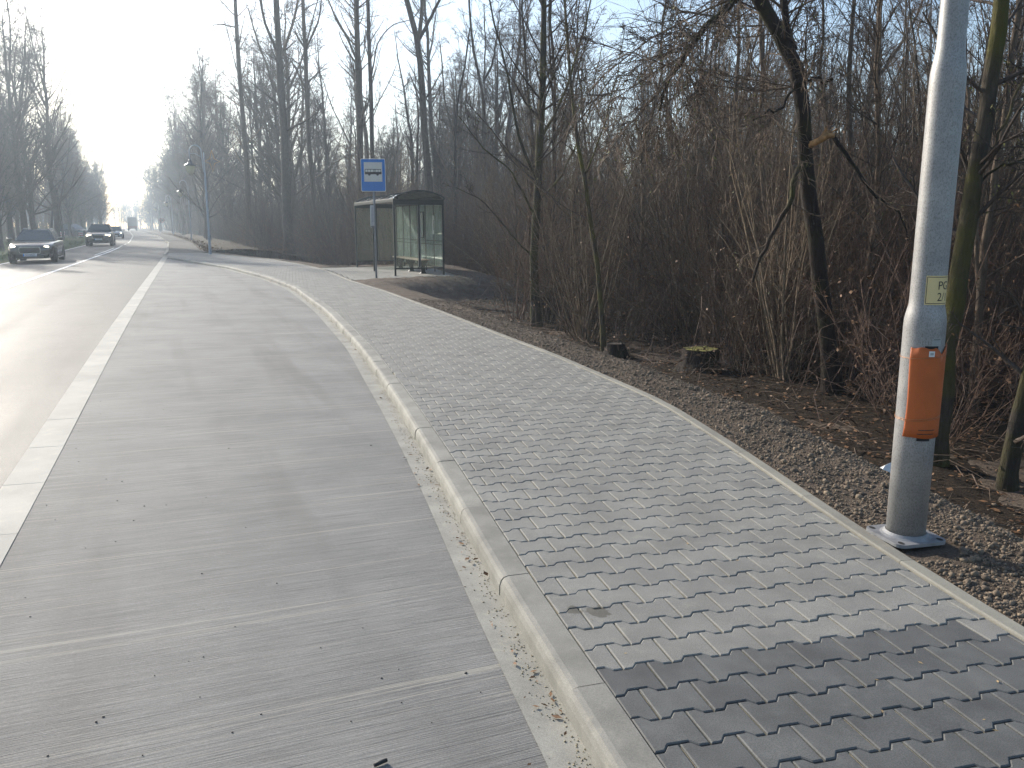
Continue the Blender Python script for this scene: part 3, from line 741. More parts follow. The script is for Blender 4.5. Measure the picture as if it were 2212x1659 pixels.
# --- single trees that stand out: traced trunk lines at their own distance, grown out with branches
def traced(name, label, Y, lines, r_px, mats=('bark', 'twig'), grow=None, base=True, extra=None, seed=1, rmin=0.004, buds=0, moss=None):
    """lines: first is the trunk, then limbs, each [(u, v, dY), ...]; r_px: (start, end) widths in pixels"""
    g = np.random.default_rng(seed); stem = []; paths = []
    first = None
    for q, (ln, (ra, rb)) in enumerate(zip(lines, r_px)):
        pts = np.array([at(u, v, Y + (dy[0] if dy else 0.0))[:] for u, v, *dy in ln])
        if q == 0 and base:
            b = pts[0].copy(); b[2] = ground_z(b[0], b[1]) - 0.08
            if b[2] < pts[0][2] - 0.1: pts = np.vstack([b, pts])
            else: pts[0][2] = b[2]
        n = 14; dd = np.r_[0, np.cumsum(np.linalg.norm(np.diff(pts, axis=0), axis=1))]; s_ = np.linspace(0, dd[-1], n)
        Pq = np.stack([np.interp(s_, dd, pts[:, c]) for c in range(3)], 1)
        Ps = Pq.copy(); Ps[1:-1] = (Pq[:-2] + 2 * Pq[1:-1] + Pq[2:]) / 4; Pq = Ps
        Pq[1:-1] += g.normal(0, 0.012, (n - 2, 3))
        rr_ = np.linspace(px2m(ra, Y) / 2, px2m(rb, Y) / 2, n)
        if q == 0 and base: rr_ = rr_ * (1 + 0.45 * np.exp(-np.linspace(0, 1, n) * 22))
        rr_ = rr_ * g.uniform(0.93, 1.07, n)
        paths.append((Pq[None], rr_[None]))
    first = Vector(paths[0][0][0, 0])
    off = np.array(first[:])
    o = thing(name, label, 'tree', first)
    for q, (Pq, Rq) in enumerate(paths):
        v, f = tubes(Pq - off, Rq, 10 if q == 0 else 7)
        obj('trunk' if q == 0 else 'limb', mesh_from('trunk' if q == 0 else 'limb', v, f, M[mats[0]], True), o)
    crown = []; tips = []
    for q, gr in (grow or {}).items():
        Pq, Rq = paths[q]
        P1, R1 = spawn(Pq, Rq, gr['n1'], gr.get('t0', .3), gr.get('t1', 1.0), gr['l1'], gr.get('spread', .8), 7, gr.get('up', .05), 0.10, gr.get('rr', .35), 0.006, gr.get('tl', .5), g)
        crown.append(tubes(P1, R1, 5))
        P2, R2 = spawn(P1, R1, gr.get('n2', 6), 0.15, 1.0, 0.45, 0.7, 5, gr.get('tu', 0.02), 0.13, 0.5, rmin * 1.5, 0.4, g); crown.append(tubes(P2, R2, 3))
        P3, R3 = spawn(P2, R2, gr.get('n3', 5), 0.15, 1.0, 0.55, 0.7, 4, gr.get('tu', 0.02), 0.16, 0.6, rmin, 0.3, g); crown.append(tubes(P3, R3, 3)); tips += [P2, P3]
    if crown:
        if buds:
            tp = np.vstack([q[:, 1:].reshape(-1, 3) for q in tips]); sel = tp[g.integers(0, len(tp), buds)]
            crown.append((*flakes(sel, np.full(buds, 0.04), 1.2, g, 0.35), 1))
        V, Fc, mi = join(crown)
        obj('crown', mesh_from('crown', V - off, Fc, None, False, [M[mats[1]], M['bud']], mi), o)
    return o, off

# crooked dark tree with the torn branch
CY_ = 10.6
crook, coff = traced('crooked_tree', 'dark crooked tree behind the lamp mast with a torn, splintered branch and arching limbs', CY_,
    [[(1800, 850), (1793, 760), (1775, 640), (1757, 500), (1745, 380), (1738, 250), (1735, 160), (1700, 85), (1650, 20), (1610, -40), (1560, -160), (1540, -300)],
     [(1612, -30), (1560, 30, -.2), (1505, 78, -.4), (1465, 140, -.5), (1440, 180, -.6), (1425, 240, -.6)],
     [(1715, 110), (1698, 60), (1690, 0), (1700, -120), (1720, -260)],
     [(1742, 352), (1718, 372, -.3), (1712, 420, -.4), (1690, 480, -.5), (1650, 540, -.5), (1625, 610, -.5)],
     [(1739, 172), (1765, 172, -.15), (1785, 176, -.2), (1800, 170, -.25)],
     [(1800, 295, -.1), (1830, 335, -.2), (1862, 392, -.3), (1905, 440, -.4), (1945, 452, -.5), (1960, 520, -.5)],
     [(1735, 150), (1690, 235, -.3), (1660, 240, -.6), (1625, 260, -.8)]],
    [(36, 26), (18, 5), (17, 7), (14, 6), (8, 6), (10, 3), (7, 3)], ('bark_wet', 'twig'),
    {0: dict(n1=24, t0=.55, l1=.26, rr=.16, spread=1.1, up=-.02, tu=-.09, n2=10, n3=9), 1: dict(n1=34, t0=.05, l1=.95, spread=.9, up=-.05, tu=-.1, n2=9, n3=8),
     2: dict(n1=30, t0=.05, l1=.9, spread=1.0, up=-.02, tu=-.08, n2=10, n3=8), 3: dict(n1=8, l1=.4, n2=4, n3=3), 5: dict(n1=10, l1=.5, n2=4, n3=4), 6: dict(n1=14, l1=.9, up=-.06, tu=-.08, n2=6, n3=5)}, seed=5, buds=1500)
mb = MB(); pts = [at(1744, 314, CY_ + .02), at(1757, 311, CY_ - .12), at(1772, 302, CY_ - .22), at(1785, 290, CY_ - .2), at(1798, 291, CY_ - .15), at(1803, 296, CY_ - .1)]
mb.tube([p - Vector(coff) for p in pts], [.045, .042, .036, .045, .03, .006], 7)
for k_ in range(9):
    c_ = pts[3] - Vector(coff) + Vector(rng.normal(0, .02, 3)); e_ = c_ + Vector((rng.uniform(-.02, .12), rng.normal(0, .03), rng.uniform(-.03, .10)))
    mb.tube([c_ - (e_ - c_) * .8, c_, e_], [.014, .016, .003], 4)
for v in mb.bm.verts: v.co += Vector(rng.normal(0, 0.007, 3))
o_ = mb.done('torn_branch', M['wood'], crook, True); o_['label'] = 'pale orange splintered end of the torn branch'

traced('slender_tree', 'slender grey-green tree with upswept branches between the bus shelter and the crooked tree', 18.5,
    [[(1160, 698), (1150, 630), (1152, 560), (1160, 430), (1165, 330), (1172, 180), (1177, 0), (1180, -220), (1182, -420)],
     [(1163, 400), (1120, 300), (1090, 130), (1060, 20), (1040, -120)], [(1168, 300), (1225, 190), (1262, 60), (1290, -60)], [(1158, 470), (1100, 360), (1050, 330), (990, 250)],
     [(1160, 440), (1215, 380), (1270, 250), (1300, 100)], [(1152, 560), (1100, 500), (1040, 430), (985, 405)]],
    [(20, 8), (7, 2.2), (7, 2.2), (5, 1.8), (5, 1.8), (4, 1.5)], ('bark_moss', 'twig'),
    {0: dict(n1=34, t0=.28, l1=.24, spread=.8, up=.06, n2=6, n3=5), 1: dict(n1=10, l1=.35, n2=5, n3=4), 2: dict(n1=10, l1=.35, n2=5, n3=4), 3: dict(n1=8, l1=.35, n2=4, n3=4), 4: dict(n1=8, l1=.35, n2=4, n3=4), 5: dict(n1=7, l1=.35, n2=4, n3=3)}, seed=6, buds=700)
traced('leaning_sapling', 'thin leaning sapling in front of the small dark stump', 14.6,
    [[(1305, 748), (1300, 660), (1288, 540), (1268, 440), (1255, 330), (1232, 200), (1226, 60), (1215, -120)], [(1262, 380), (1300, 290), (1330, 180), (1350, 60)]],
    [(12, 4.5), (4, 1.6)], ('bark_moss', 'twig'), {0: dict(n1=22, t0=.25, l1=.22, n2=5, n3=4), 1: dict(n1=8, l1=.4, n2=4, n3=4)}, seed=7, buds=500)
traced('mossy_tree', 'mossy yellow-green trunk standing right behind the lamp mast', 7.6,
    [[(2022, 1000), (2040, 820), (2062, 640), (2090, 480), (2120, 300), (2148, 120), (2166, -30), (2185, -250)], [(2105, 420), (2150, 360), (2215, 350), (2300, 330)], [(2100, 430), (2170, 260), (2230, 120)]],
    [(44, 27), (7, 3), (9, 4)], ('bark_moss', 'twig'), {0: dict(n1=16, t0=.35, l1=.3, spread=1.0, n2=6, n3=5), 1: dict(n1=8, l1=.5, n2=5, n3=4), 2: dict(n1=8, l1=.4, n2=5, n3=4)}, seed=8, buds=300)
traced('twin_stem_tree', 'thin twin-stemmed tree at the right edge beside the mossy trunk', 9.5,
    [[(2105, 870), (2115, 640), (2140, 450), (2170, 260), (2195, 60), (2215, -150)], [(2115, 640), (2105, 420), (2090, 250), (2085, 60), (2070, -80)]],
    [(20, 11), (9, 4)], ('bark', 'twig'), {0: dict(n1=16, t0=.3, l1=.3, n2=5, n3=4), 1: dict(n1=12, l1=.3, n2=5, n3=4)}, seed=9)
traced('edge_tree', 'mossy stem leaning in from the right edge above the dark undergrowth', 6.9,
    [[(2190, 935), (2215, 850), (2250, 700), (2300, 500), (2330, 300)]], [(40, 26)], ('bark_moss', 'twig'), {0: dict(n1=14, t0=.1, l1=.35, spread=1.0, n2=5, n3=4)}, seed=10)
traced('pale_sapling', 'pale straight sapling just right of the crooked trunk', 13.5,
    [[(1832, 800), (1835, 640), (1842, 480), (1838, 330), (1835, 180), (1842, 40), (1850, -150)]], [(15, 7)], ('bark', 'twig'), {0: dict(n1=24, t0=.2, l1=.24, n2=5, n3=4)}, seed=11, buds=200)
traced('far_right_tree', 'tall straight trunk behind the pale sapling near the lamp mast', 30,
    [[(1895, 620), (1896, 400), (1897, 200), (1900, 0), (1902, -250)]], [(13, 9)], ('bark', 'twig'), {0: dict(n1=30, t0=.25, l1=.2, spread=1.0, n2=6, n3=5)}, seed=12)
traced('forked_tree', 'tall forked tree with a curved trunk rising behind the bus shelter roof', 43,
    [[(933, 560), (928, 420), (915, 250), (907, 130), (903, 75), (880, 15), (860, -60), (845, -160)], [(904, 90), (912, 30), (908, -80), (905, -180)], [(905, 85), (930, 40), (955, -10), (975, -90)]],
    [(20, 8), (9, 4), (8, 4)], ('bark', 'twig'), {0: dict(n1=16, t0=.45, l1=.16, n2=5, n3=4), 1: dict(n1=12, l1=.45, n2=5, n3=4), 2: dict(n1=12, l1=.45, n2=5, n3=4)}, seed=13, rmin=.006)
traced('thick_tree', 'thickest of the tall trunks left of the bus stop sign', 52,
    [[(625, 545), (618, 400), (612, 250), (603, 130), (597, 0), (590, -150)], [(605, 130), (630, 60), (645, 0), (650, -120)], [(603, 120), (575, 60), (560, -10), (548, -120)]],
    [(22, 9), (7, 3), (7, 3)], ('bark', 'twig'), {0: dict(n1=22, t0=.4, l1=.16, n2=5, n3=5), 1: dict(n1=10, l1=.5, n2=5, n3=4), 2: dict(n1=10, l1=.5, n2=5, n3=4)}, seed=14, rmin=.006)
traced('bent_tree', 'slim bent tree between the thick trunk and the bus stop sign', 54,
    [[(685, 560), (678, 420), (665, 300), (662, 150), (655, 30), (650, -100)], [(664, 200), (630, 130), (600, 105)], [(660, 110), (690, 40), (700, -60)]], [(13, 6), (5, 2), (5, 2)], ('bark', 'twig'),
    {0: dict(n1=24, t0=.35, l1=.17, n2=5, n3=4), 1: dict(n1=7, l1=.4, n2=4, n3=3), 2: dict(n1=7, l1=.4, n2=4, n3=3)}, seed=15, rmin=.006)
traced('straight_tree', 'straight trunk rising right behind the blue bus stop sign', 47,
    [[(782, 560), (779, 420), (777, 260), (772, 110), (770, 0), (768, -150)], [(776, 140), (745, 70), (720, 30), (695, -40)]], [(17, 9), (6, 2)], ('bark', 'twig'),
    {0: dict(n1=22, t0=.4, l1=.16, n2=5, n3=4), 1: dict(n1=9, l1=.5, n2=5, n3=4)}, seed=16, rmin=.006)
traced('neighbour_tree', 'narrow trunk close beside the straight trunk behind the bus stop sign', 49,
    [[(815, 560), (806, 400), (803, 250), (797, 100), (793, -20), (790, -160)], [(800, 180), (815, 90), (850, 50), (890, 42)]], [(11, 7), (4, 1.5)], ('bark', 'twig'),
    {0: dict(n1=22, t0=.4, l1=.15, n2=5, n3=4), 1: dict(n1=7, l1=.4, n2=4, n3=3)}, seed=17, rmin=.006)
traced('crooked_top_tree', 'tall thin trunk with a kinked top left of the thick trunk', 62,
    [[(540, 540), (535, 400), (524, 250), (515, 130), (510, 50), (505, -60), (500, -160)], [(511, 60), (480, 52), (452, 55)]], [(13, 6), (3.5, 1.5)], ('bark', 'twig'),
    {0: dict(n1=24, t0=.25, l1=.15, n2=5, n3=4), 1: dict(n1=5, l1=.4, n2=4, n3=3)}, seed=18, rmin=.006)
traced('tuning_fork_tree', 'slim tree with a high tuning-fork top between the shelter and the slender tree', 42,
    [[(1047, 560), (1046, 400), (1045, 240), (1044, 175), (1022, 130), (1016, 50), (1012, -40)], [(1045, 175), (1062, 145), (1072, 95), (1080, 20)], [(1045, 180), (1049, 100), (1046, 10)]],
    [(12, 4), (5, 2), (4, 2)], ('bark', 'twig'), {0: dict(n1=14, t0=.35, l1=.16, n2=5, n3=4), 1: dict(n1=7, l1=.5, n2=5, n3=4), 2: dict(n1=7, l1=.5, n2=5, n3=4)}, seed=19, rmin=.006)
traced('wavy_tree', 'slim wavy tree left of the tuning-fork tree behind the shelter', 43,
    [[(985, 560), (982, 420), (985, 300), (980, 240), (1000, 170), (1010, 120), (1015, 60)], [(983, 300), (960, 220), (955, 130), (950, 90)]], [(9, 3), (5, 2)], ('bark', 'twig'),
    {0: dict(n1=18, t0=.35, l1=.2, n2=5, n3=4), 1: dict(n1=9, l1=.4, n2=5, n3=4)}, seed=20, rmin=.006)

# --- the wood: tall trees and pole trees standing behind the verge
PROT = []
def wood_x(y): return float(edge_out(y)) if y < 50 else float(road_r(y)) + 2.5
placed = []
def free(x, y, d):
    for a, b in placed:
        if (a - x) ** 2 + (b - y) ** 2 < d * d: return False
    placed.append((x, y)); return True
cnt = 0
gw = random.Random(5)
def wood_spot(y0, y1, off0, off1):
    y = gw.uniform(y0, y1); return wood_x(y) + gw.uniform(off0, off1), y
n_t = 0
while n_t < 118:
    x, y = wood_spot(26, 150, 7.5 if n_t % 3 else 5.5, 75)
    if abs(x) > y * 0.68 + 4 or (y < 44 and x < -1.2 and x > -7) or not free(x, y, 2.2): continue
    big = gw.random() < 0.42
    if (y < 38 and x < 8) or (x > 3 and gw.random() < .25): continue
    if big: add_tree('forest_tree', TALL[gw.randrange(6)], (x, y, FLOOR_Z - .1), gw.uniform(0, 6.28), gw.uniform(0.62, 1.0) if x > 4 else gw.uniform(.75, 1.05), 'tall bare forest tree with a high thin crown in the wood behind the verge', 'tall trees of the wood')
    else: add_tree('pole_tree', POLE[gw.randrange(5)], (x, y, FLOOR_Z - .1), gw.uniform(0, 6.28), gw.uniform(0.75, 1.25), 'thin bare pole-like young tree in the wood behind the verge', 'young pole trees of the wood')
    n_t += 1
n_t = 0
while n_t < 55:                                   # young trees of the near edge
    x, y = wood_spot(11, 45, 4.2, 22)
    if abs(x) > y * 0.66 + 2 or (y < 40 and -6.5 < x < -0.5) or not free(x, y, 1.3): continue
    add_tree('pole_tree', POLE[gw.randrange(5)], (x, y, FLOOR_Z - .1), gw.uniform(0, 6.28), gw.uniform(0.5, 0.95), 'thin bare pole-like young tree in the wood behind the verge', 'young pole trees of the wood', tilt=(gw.gauss(0, .07), gw.gauss(0, .07)))
    n_t += 1
# right-hand row along the road into the distance
for q in range(46):
    y = 60 + q * 4.1 + gw.uniform(-1.5, 1.5); x = float(road_r(y)) + gw.uniform(3.6, 8.5) + (2.5 if y < 76 else 0)
    big = q % 3 == 1
    if big: add_tree('roadside_tree', TALL[gw.randrange(6)], (x, y, -.3), gw.uniform(0, 6.28), gw.uniform(.75, .95), 'bare tree in the hazy row on the footpath side of the road', 'trees on the footpath side of the far road')
    else: add_tree('roadside_tree', BIRCH[gw.randrange(3)], (x, y, -.3), gw.uniform(0, 6.28), gw.uniform(.9, 1.25), 'bare tree in the hazy row on the footpath side of the road', 'trees on the footpath side of the far road')
# left side row
first_left = True
for q in range(44):
    y = 46 + q * 4.2 + gw.uniform(-1.5, 1.5); x = float(road_r(y)) - ROADW - gw.uniform(2.5, 8)
    if 84 < y < 108 and x > road_r(y) - ROADW - 7: x -= 6
    add_tree('birch_tree', BIRCH[gw.randrange(3)], (x, y, -.15), gw.uniform(0, 6.28), gw.uniform(.85, 1.05) * (.75 if y < 62 else 1.2 if y < 77 else 1.1 if y < 105 else 1.0), 'bare tree with fine drooping twigs in the row across the road', 'trees across the road')
for q in range(26):
    y = 60 + q * 6 + gw.uniform(-2, 2); x = float(road_r(y)) - ROADW - gw.uniform(14, 30)
    add_tree('birch_tree', BIRCH[gw.randrange(3)], (x, y, -.15), gw.uniform(0, 6.28), gw.uniform(.75, 1.0), 'bare tree with fine drooping twigs in the row across the road', 'trees across the road')

# shrubs of the wood edge, one by one
ns = 0; sh_first = None
kinds = ['bare many-stemmed shrub in the undergrowth of the wood edge', 'bare many-stemmed shrub in the undergrowth of the wood edge']
while ns < 270:
    if ns < 110: x, y = wood_spot(7.5, 22, 2.7, 11)
    elif ns < 190: x, y = wood_spot(14, 52, 4.0, 20)
    else: x, y = wood_spot(37, 80, 2.6, 9)
    if abs(x) > y * 0.66 + 1.5 or (22 < y < 36 and x < edge_out(y) + 6.0) or (y > 50 and x < wood_x(y) + 3.5): continue
    if abs(x - 2.9) < .7 and abs(y - 12.4) < 1.5: continue
    if y < 11 and x < edge_out(y) + 3.2: continue
    s = gw.choice((0, 1, 2, 3, 4, 5)); 
    o = obj('shrub', SHRUB[s], None, (x, y, ground_z(x, y)), (gw.gauss(0, .1), gw.gauss(0, .1), gw.uniform(0, 6.28))); o.scale = (gw.uniform(.7, 1.15),) * 3
    tag(o, 'bare many-stemmed shrub in the undergrowth of the wood edge', 'shrub', 'bare shrubs of the undergrowth'); PROT.append(o) if len(PROT) < 12 and SHRUB[s] not in [p.data for p in PROT] else None
    ns += 1

# ---- stuff: deeper undergrowth and far wood, instances of the trees and shrubs above
def gn_scatter(name, pts, protos, smin, smax, seed):
    me = bpy.data.meshes.new(name); me.vertices.add(len(pts)); me.vertices.foreach_set('co', np.asarray(pts, dtype=np.float32).ravel())
    o = obj(name, me); o['kind'] = 'stuff'
    ng = bpy.data.node_groups.new(name + '_nodes', 'GeometryNodeTree')
    ng.interface.new_socket('Geometry', in_out='INPUT', socket_type='NodeSocketGeometry'); ng.interface.new_socket('Geometry', in_out='OUTPUT', socket_type='NodeSocketGeometry')
    gi = ng.nodes.new('NodeGroupInput'); go = ng.nodes.new('NodeGroupOutput')
    ji = ng.nodes.new('GeometryNodeJoinGeometry')
    for p in protos:
        oi = ng.nodes.new('GeometryNodeObjectInfo'); oi.inputs['Object'].default_value = p; oi.transform_space = 'ORIGINAL'; oi.inputs['As Instance'].default_value = True
        ng.links.new(oi.outputs['Geometry'], ji.inputs[0])
    ip = ng.nodes.new('GeometryNodeInstanceOnPoints'); ip.inputs['Pick Instance'].default_value = True
    ri = ng.nodes.new('FunctionNodeRandomValue'); ri.data_type = 'INT'; ri.inputs[4].default_value = 0; ri.inputs[5].default_value = len(protos) - 1; ri.inputs['Seed'].default_value = seed
    rr_ = ng.nodes.new('FunctionNodeRandomValue'); rr_.data_type = 'FLOAT_VECTOR'; rr_.inputs[0].default_value = (-.12, -.12, 0); rr_.inputs[1].default_value = (.12, .12, 6.283); rr_.inputs['Seed'].default_value = seed + 1
    rs = ng.nodes.new('FunctionNodeRandomValue'); rs.data_type = 'FLOAT'; rs.inputs[2].default_value = smin; rs.inputs[3].default_value = smax; rs.inputs['Seed'].default_value = seed + 2
    ng.links.new(gi.outputs[0], ip.inputs['Points']); ng.links.new(ji.outputs[0], ip.inputs['Instance'])
    ng.links.new(ri.outputs[2], ip.inputs['Instance Index']); ng.links.new(rr_.outputs[0], ip.inputs['Rotation']); ng.links.new(rs.outputs[1], ip.inputs['Scale'])
    ng.links.new(ip.outputs[0], go.inputs[0])
    md = o.modifiers.new('scatter', 'NODES'); md.node_group = ng
    return o
pts = []
while len(pts) < 1500:
    y = 14 + 95 * gw.random() ** 1.2; off = gw.uniform(5.5, 62); x = wood_x(y) + off
    if abs(x) > y * .68 + 3 or (22 < y < 38 and x < edge_out(y) + 7) or y < 12: continue
    if y > 50 and off < 9: continue
    pts.append((x, y, FLOOR_Z - .05))
for q in range(420):
    y = 52 + 160 * gw.random(); pts.append((float(road_r(y)) + gw.uniform(5.5, 18), y, -.3))
gn_scatter('undergrowth', pts, PROT, .7, 1.35, 3)
pts = []
for q in range(170):
    y = 62 + 130 * gw.random(); pts.append((float(road_r(y)) - ROADW - gw.uniform(8, 30), y, -.2))
gn_scatter('undergrowth', pts, PROT, .6, 1.1, 5)
far_p = [o for o in C.objects if o.name.startswith('pole_tree')][:3] + [o for o in C.objects if o.name.startswith('forest_tree')][:4] + [o for o in C.objects if o.name.startswith('birch_tree')][:3]
far_crowns = [c for o in far_p for c in o.children if c.name.startswith('crown')]; far_trunks = [c for o in far_p for c in o.children if c.name.startswith('trunk')]
# trunk and crown must agree, so use one prototype pair per scatter
ptsb = [[] for _ in range(4)]
for q in range(420):
    if q < 240:
        y = 45 + 120 * gw.random(); x = wood_x(y) + gw.uniform(12, 110)
        if abs(x) > y * .7 + 5: continue
    elif q < 330: y = 90 + 240 * gw.random(); x = float(road_r(y)) + gw.uniform(8, 40)
    else: y = 110 + 230 * gw.random(); x = float(road_r(y)) - ROADW - gw.uniform(6, 40)
    ptsb[q % 4].append((x, y, -.5))
for q in range(260):
    y = gw.uniform(290, 430); dx_ = gw.uniform(-60, 50)
    if y < 345 and -9 < dx_ < 3: continue
    ptsb[2 + q % 2].append((float(road_r(y)) + dx_, y, -.5))
for q in range(4):
    tr = [far_p[0], far_p[2], far_p[4], far_p[8]][q]
    me = bpy.data.meshes.new('pair')
    ch = {c.name.split('.')[0]: c for c in tr.children}
    a = gn_scatter('far_wood', ptsb[q], [ch['trunk']], .6, .95, 20 + q); b = gn_scatter('far_wood', ptsb[q], [ch['crown']], .6, .95, 20 + q)

# a few dark pines far behind the crooked tree
def pine_meshes(seed):
    g = np.random.default_rng(seed); H = 14
    P0 = trunk_path(H, (0.01, 0), .05, 12, g); R0 = np.linspace(.16, .04, 12)[None]
    st = [tubes(P0, R0, 8)]
    P1, R1 = spawn(P0, R0, 34, .45, 1.0, .17, 1.25, 6, .03, .08, .3, .015, .6, g); st.append(tubes(P1, R1, 4))
    P2, R2 = spawn(P1, R1, 7, .3, 1.0, .4, .7, 4, .05, .12, .5, .006, .3, g)
    tp = P2[:, 1:].reshape(-1, 3); tp = np.repeat(tp, 16, 0) + g.normal(0, .09, (len(tp) * 16, 3))
    V, Fc, _ = join(st); mt = mesh_from('trunk', V, Fc, M['bark'], True)
    v, f = flakes(tp, np.full(len(tp), .16), -.3, g, .14); V, Fc, mi = join([tubes(P2, R2, 3), (v, f)])
    return mt, mesh_from('crown', V, Fc, M['needle'])
PINE = pine_meshes(77)
for k_, (u, Y) in enumerate([(1560, 62), (1610, 66), (1525, 70), (1500, 64), (760, 95), (975, 80)]):
    p = at(u, 520, Y); add_tree('pine_tree', PINE, (p.x, p.y, FLOOR_Z - .1), gw.uniform(0, 6), gw.uniform(.8, 1.0) * (1.0 if u > 1000 else .9), 'dark needled pine standing far back in the wood', 'pines in the wood')

# ------------------------------------------------------------------ litter of the wood floor
N = 16000
yy = 3 + 24 * rng.random(N) ** 1.7; xx = edge_out(yy) + 1.5 + rng.random(N) * 9
k = xx < yy * .7 + 1.2; xx, yy = xx[k], yy[k]
zz = np.maximum(floor_z(xx, yy), np.where(xx - edge_out(yy) < 6.2, bank_z(xx, yy)[0], -9)) + 0.012
v, f = flakes(np.stack([xx, yy, zz], -1), np.full(len(xx), .06), 0, rng, .75)
v[:, 2] = np.repeat(zz, 4) + (v[:, 2] - np.repeat(zz, 4)) * .35 + .004
tag(obj('leaf_litter', mesh_from('leaf_litter', v, f, M['dead_leaf'])), kind='stuff')
N = 900
yy = 3.5 + 20 * rng.random(N) ** 1.6; xx = edge_out(yy) + 1.5 + rng.random(N) * 7
zz = np.maximum(floor_z(xx, yy), np.where(xx - edge_out(yy) < 6.2, bank_z(xx, yy)[0], -9))
a = rng.uniform(0, 6.28, N); L = rng.uniform(.15, 1.1, N)
P = np.stack([np.stack([xx + np.cos(a) * L * (q - .5) + rng.normal(0, .02, N), yy + np.sin(a) * L * (q - .5) + rng.normal(0, .02, N), zz + .02 + rng.random(N) * .12 * (q != .5)], -1) for q in (0, .33, .66, 1)], 1)
v, f = tubes(P, np.repeat(rng.uniform(.002, .007, N)[:, None], 4, 1), 3)
tag(obj('twig_litter', mesh_from('twig_litter', v, f, M['twig'])), kind='stuff')
# brambles: low tangled canes hiding the floor
N = 2600
yy = 5.5 + 36 * rng.random(N) ** 1.5; xx = edge_out(yy) + 2.6 + rng.random(N) ** 1.1 * 12
k = (xx < yy * .7 + 1.0) & ~((yy > 21) & (yy < 38) & (xx < edge_out(yy) + 5.5)) & ~((yy < 9) & (xx < edge_out(yy) + 3.0)); xx, yy = xx[k], yy[k]; N = len(xx)
a = rng.uniform(0, 6.28, N); L = rng.uniform(.4, 1.5, N); hh = rng.uniform(.25, 1.1, N)
P = np.stack([np.stack([xx + np.cos(a) * L * q + rng.normal(0, .05, N), yy + np.sin(a) * L * q + rng.normal(0, .05, N), FLOOR_Z + hh * 4 * (q + .12) * (1.05 - q) * rng.uniform(.8, 1.2, N)], -1) for q in np.linspace(0, 1, 6)], 1)
Rr = np.repeat(rng.uniform(.002, .006, N)[:, None], 6, 1)
P2, R2 = spawn(P, Rr, 4, .1, 1, .4, .8, 4, .0, .2, .6, .0018, .2)
lf = P2[:, 1:].reshape(-1, 3); lf = lf[rng.integers(0, len(lf), 5200)]
V, Fc, mi = join([(*tubes(P, Rr, 3), 0), (*tubes(P2, R2, 3), 0), (*flakes(lf, np.full(len(lf), .045), .2, rng, .8), 1)])
tag(obj('brambles', mesh_from('brambles', V, Fc, None, False, [M['twig_red'], M['dead_leaf']], mi)), kind='stuff')
# grass of the left verge and path side
N = 9000
yy = 30 + 110 * rng.random(N) ** 1.5; xx = road_r(yy) - ROADW - .15 - rng.random(N) ** 1.4 * 7
P = np.stack([xx, yy, np.full(N, .0)], -1); v, f = flakes(P, np.full(N, .22), -2.2, rng, .1)
tag(obj('grass', mesh_from('grass', v, f, M['grass'])), kind='stuff')
N = 4000
yy = 50 + 90 * rng.random(N) ** 1.4; xx = road_r(yy) + 2.3 + rng.random(N) ** 1.2 * 5
P = np.stack([xx, yy, np.full(N, .12)], -1); v, f = flakes(P, np.full(N, .12), -.3, rng, .8)
tag(obj('fallen_leaves', mesh_from('fallen_leaves', v, f, M['dead_leaf'])), kind='stuff')
# ------------------------------------------------------------------ materials of the street furniture and vehicles
def mat_galv():
    m, nt, bs = new_mat('galvanised_steel')
    v = coords(nt); n = noise(nt, v, 9, 5); g = noise(nt, coords(nt, (1, 1, 0.6)), 170, 2, 0.8)
    c = ramp(nt, n, [(0.3, (0.255, 0.25, 0.245)), (0.7, (0.35, 0.34, 0.325))]).outputs[0]
    c = mixc(nt, c, ramp(nt, g, [(0.32, (0.62, 0.6, 0.58)), (0.5, (1, 1, 1)), (0.72, (1.12,) * 3)]).outputs[0], 1.0, 'MULTIPLY')
    nt.links.new(c, bs.inputs['Base Color']); bs.inputs['Metallic'].default_value = 0.25; bs.inputs['Roughness'].default_value = 0.5
    bump(nt, bs, g, 0.15, 0.002); return m
M['galv'] = mat_galv()
M['galv_shade_tint'] = plain('shade_tinted_galvanised', (0.22, 0.22, 0.225), 0.6, 0.1, 0.25, 14)  # flange steel, darker: the mast's shade is put into its colour
M['lamp_grey_haze_tint'] = plain('haze_tinted_lamp_grey', (0.36, 0.39, 0.43), 0.45, 0.1, 0.1, 5)  # post grey lightened: the pale of the haze is in the colour
M['galv_blue'] = plain('grey_post_paint', (0.24, 0.27, 0.31), 0.45, 0.2, 0.12, 5)
M['black'] = plain('dark_opening', (0.012, 0.012, 0.012), 0.8)
M['orange'] = plain('orange_plastic', (0.44, 0.10, 0.018), 0.6, var=0.14, scale=7, bmp=0.15, bscale=20)
M['wire'] = plain('copper_wire', (0.42, 0.2, 0.09), 0.4, 0.6)
M['yellow'] = plain('cream_plate', (0.72, 0.56, 0.27), 0.45, var=0.06)
M['ink'] = plain('dark_print', (0.04, 0.03, 0.025), 0.5)
M['sticker'] = plain('grey_sticker', (0.36, 0.38, 0.37), 0.5)
M['white'] = plain('white_paper', (0.72, 0.72, 0.70), 0.6, var=0.06)
M['blue'] = plain('sign_blue', (0.001, 0.165, 0.54), 0.4, var=0.08)
M['signwhite'] = plain('sign_white', (0.66, 0.63, 0.56), 0.45, var=0.04)
M['signblack'] = plain('sign_black', (0.03, 0.02, 0.022), 0.5)
M['frame'] = plain('dark_green_frame', (0.012, 0.019, 0.017), 0.4, var=0.2)
M['alu'] = plain('pale_seal', (0.24, 0.235, 0.22), 0.5)
M['bench'] = plain('bench_slat', (0.30, 0.20, 0.15), 0.4, var=0.25, scale=12)
